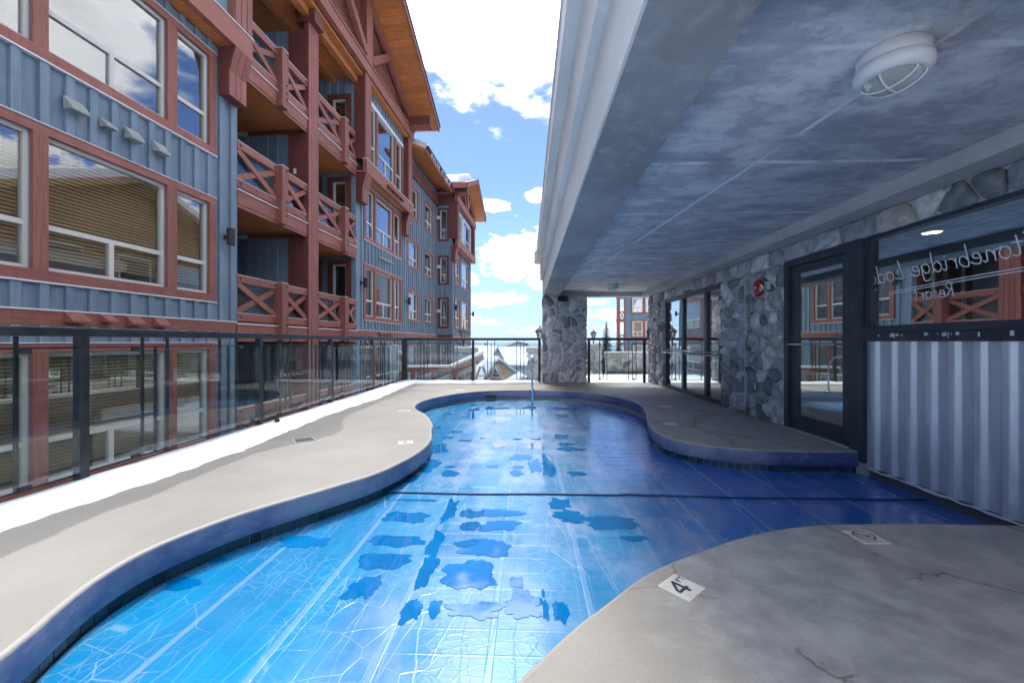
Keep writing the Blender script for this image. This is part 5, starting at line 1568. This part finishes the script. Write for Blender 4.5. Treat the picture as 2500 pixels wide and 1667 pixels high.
# village houses
def house(x, y, z, w, d, h, rise, rot, wallm, label, gablem=None, wins=3):
    t = empty('village_house', (x, y, z), rot); tag(t, label, 'house', 'snow covered village houses')
    MB().box(-w / 2, w / 2, -d / 2, d / 2, -6, h).build('wall', wallm, t)
    mesh('gable', gablem or wallm, [(sx, yy, zz) for yy in (-d / 2 - .02, d / 2 + .02) for (sx, zz) in ((-w / 2, h), (w / 2, h), (0, h + rise))], [(0, 1, 2), (5, 4, 3), (0, 3, 4, 1), (1, 4, 5, 2), (2, 5, 3, 0)], t)
    for sg in (-1, 1):
        e = w / 2 + .7; s_ = rise / (w / 2)
        mesh('roof', 'roof_snow', [(sg * q, yy, h + rise - s_ * q + .08 + dd) for q in (0, e) for yy in (-d / 2 - .6, d / 2 + .6) for dd in (0, .35)], [(0, 1, 3, 2), (4, 6, 7, 5), (0, 4, 5, 1), (2, 3, 7, 6), (0, 2, 6, 4), (1, 5, 7, 3)], t)
        mesh('fascia', 'dark_grey', [(sg * q, yy, h + rise - s_ * q + dd) for q in (0, e) for yy in (-d / 2 - .62, -d / 2 - .5) for dd in (-.15, .08)], [(0, 1, 3, 2), (4, 6, 7, 5), (0, 4, 5, 1), (2, 3, 7, 6), (0, 2, 6, 4), (1, 5, 7, 3)], t)
    for k in range(wins):
        xx = -w / 2 + w * (k + .5) / wins
        MB().box(xx - .75, xx + .75, -d / 2 - .08, -d / 2 - .01, h - 2.4, h - .8).build('window', 'frame', t); MB().box(xx - .6, xx + .6, -d / 2 - .1, -d / 2 - .09, h - 2.25, h - .95).build('pane', 'pane_lowe', t)
    return t


mat('house_wall', (.50, .50, .50), .8)
mat('grey_wood', (.30, .28, .26), .8)
house(-5.1, 62, -9.3, 7.5, 10, 5.0, 2.9, R(12), 'house_wall', 'white village house with tan boarded gable and snow roof', 'tan_wood')
house(-2.1, 80, -9.4, 11, 8.5, 6.3, 2.8, R(78), 'house_wall', 'large pale village house with broad snow roof', None, 3)
house(-9.3, 72, -8.6, 9, 7, 6.6, 2.0, R(80), 'grey_wood', 'grey village house with brown shutters behind the stone pier', None, 2)
house(-4.15, 44, -7.0, 3.4, 5, 3.0, 2.6, R(14), 'red_v', 'steep red gabled cabin among the village snow', None, 1)
house(-.75, 46, -8.0, 4.2, 5, 3.9, 1.2, R(5), 'tan_wood', 'low timber porch roof with thick snow', None, 1)
house(-2.0, 98, -8.0, 4.4, 5, 8.2, .8, R(0), 'house_wall', 'tall pale village tower house with brown shutters', None, 1)

# blue building seen through the right opening
bl = empty('apartment_block', (11.2, 52, -4), R(-13)); tag(bl, 'distant blue and red timber block seen between pillar and wall', 'building')
MB().box(.95, 18, 0, 12, -3, 16).build('wall', 'siding', bl)
for k in range(34): box('batten', 'siding', 1.0 + k * .42, 1.16 + k * .42, -.06, 0, 2.0, 16, bl)
for zz in (2.88, 5.81, 8.74, 11.67):
    MB().box(1.7, 7.2, -.12, -.0, zz - .2, zz + 2.05).build('window_casing', 'red_h', bl)
    for (a, c) in ((1.9, 3.1), (3.45, 6.9)):
        w = MB().box(a, c, -.16, -.12, zz, zz + 1.85).build('window', 'frame', bl)
        MB().box(a + .12, c - .12, -.18, -.165, zz + .62, zz + 1.73).build('pane', 'pane_lowe', w)
        MB().box(a + .12, (a + c) / 2 - .06, -.18, -.165, zz + .10, zz + .5).build('pane', 'pane_lowe', w); MB().box((a + c) / 2 + .06, c - .12, -.18, -.165, zz + .10, zz + .5).build('pane', 'pane_lowe', w)
MB().box(.0, .42, -.3, .3, -3, 12).build('post', 'red_v', bl); MB().box(.86, 1.0, -.3, .0, -3, 12).build('post', 'red_v', bl)
for zz in (1.75, 4.68, 7.6, 10.5):
    MB().box(-.05, 1.0, -.32, .3, zz, zz + .35).build('beam', 'red_h', bl); MB().box(0.42, .86, -.2, -.05, zz + 1.2, zz + 1.32).build('rail', 'red_h', bl)
    m = MB(); m.bar((.42, -.12, zz + .4), (.86, -.12, zz + 1.2), .08, .09); m.bar((.86, -.12, zz + .4), (.42, -.12, zz + 1.2), .08, .09); m.build('brace', 'red_h', bl)
MB().box(.9, 18.4, -.3, -.13, -3, 1.7).build('plinth', 'mortar', bl)


# conifers
def conifer(x, y, z, h, label, seed, w=.2):
    rg = random.Random(seed); t = empty('spruce_tree', (x, y, z)); tag(t, label, 'tree', 'spruce trees')
    m = MB(); m.tube([(0, 0, 0), (0, 0, h * .5), (0, 0, h * .98)], [h * .018, h * .012, h * .003], 7); m.build('trunk', 'bark', t, True)
    m = MB(); n = int(46 + h * 4)
    for i in range(n):
        f = (i + .5) / n; zz = h * (.1 + .88 * f); r = h * w * (1 - f) ** .85 * rg.uniform(.65, 1.15) + h * .012
        nb_ = 8 if f < .85 else 5; a0 = rg.random() * 6.28
        for k in range(nb_):
            a = a0 + 2 * math.pi * k / nb_ + rg.uniform(-.25, .25); rr = r * rg.uniform(.7, 1.1); dr_ = rr * rg.uniform(.15, .45)
            dx_, dy_ = math.cos(a), math.sin(a); px_, py_ = -dy_, dx_
            for q in range(5):
                f0 = q / 5; f1 = (q + 1.25) / 5; wd = rr * .34 * (1 - f0 * .6)
                p0 = Vector((dx_ * rr * f0, dy_ * rr * f0, zz - dr_ * f0 ** 1.3)); p1 = Vector((dx_ * rr * f1, dy_ * rr * f1, zz - dr_ * f1 ** 1.3 - rr * .05))
                for sg in (-1, 1):
                    e = p1 + Vector((px_ * wd * sg, py_ * wd * sg, -wd * rg.uniform(.2, .9)))
                    m.add([p0, p1, e], [(0, 1, 2)])
    m.build('crown', 'needles', t)
    return t


mat('bark', (.07, .05, .035), .9); mat('needles', (.025, .045, .028), .7)
conifer(8.0, 42, -8.0, 11.4, 'tall dark spruce right of the big stone pillar', 1, .15)
conifer(10.6, 48, -8.5, 10.6, 'slim spruce before the distant blue building', 2, .14)
conifer(7.7, 58, -9, 8.6, 'spruce behind the lantern right of the pillar', 3, .17)
conifer(-5.9, 50, -9, 6.8, 'snowy young spruce beside the grey village house', 4, .2)
conifer(-8.6, 88, -12, 12.4, 'dark spruce tip above the village roofs', 6, .16)
conifer(-.2, 100, -13, 12.6, 'far spruce beside the village tower house', 7, .16)
conifer(-10.6, 84, -12, 12.0, 'spruce behind the grey village house', 8, .15)

# ------------------------------------------------------------------ air
hz = MB().box(-9500, 9500, -60, 9900, -340, 60).build('haze', None); struct(hz, 'stuff', 'pale blue haze lying over the far valley and hills', 'haze')
hm = bpy.data.materials.new('haze'); hm.use_nodes = True; ht = hm.node_tree; ht.nodes.clear()
ho = ht.nodes.new('ShaderNodeOutputMaterial'); hv = ht.nodes.new('ShaderNodeVolumePrincipled')
hv.inputs['Color'].default_value = (.55, .75, 1, 1); hv.inputs['Density'].default_value = 7e-5; hv.inputs['Anisotropy'].default_value = .1
ht.links.new(hv.outputs[0], ho.inputs['Volume']); hz.data.materials.append(hm)
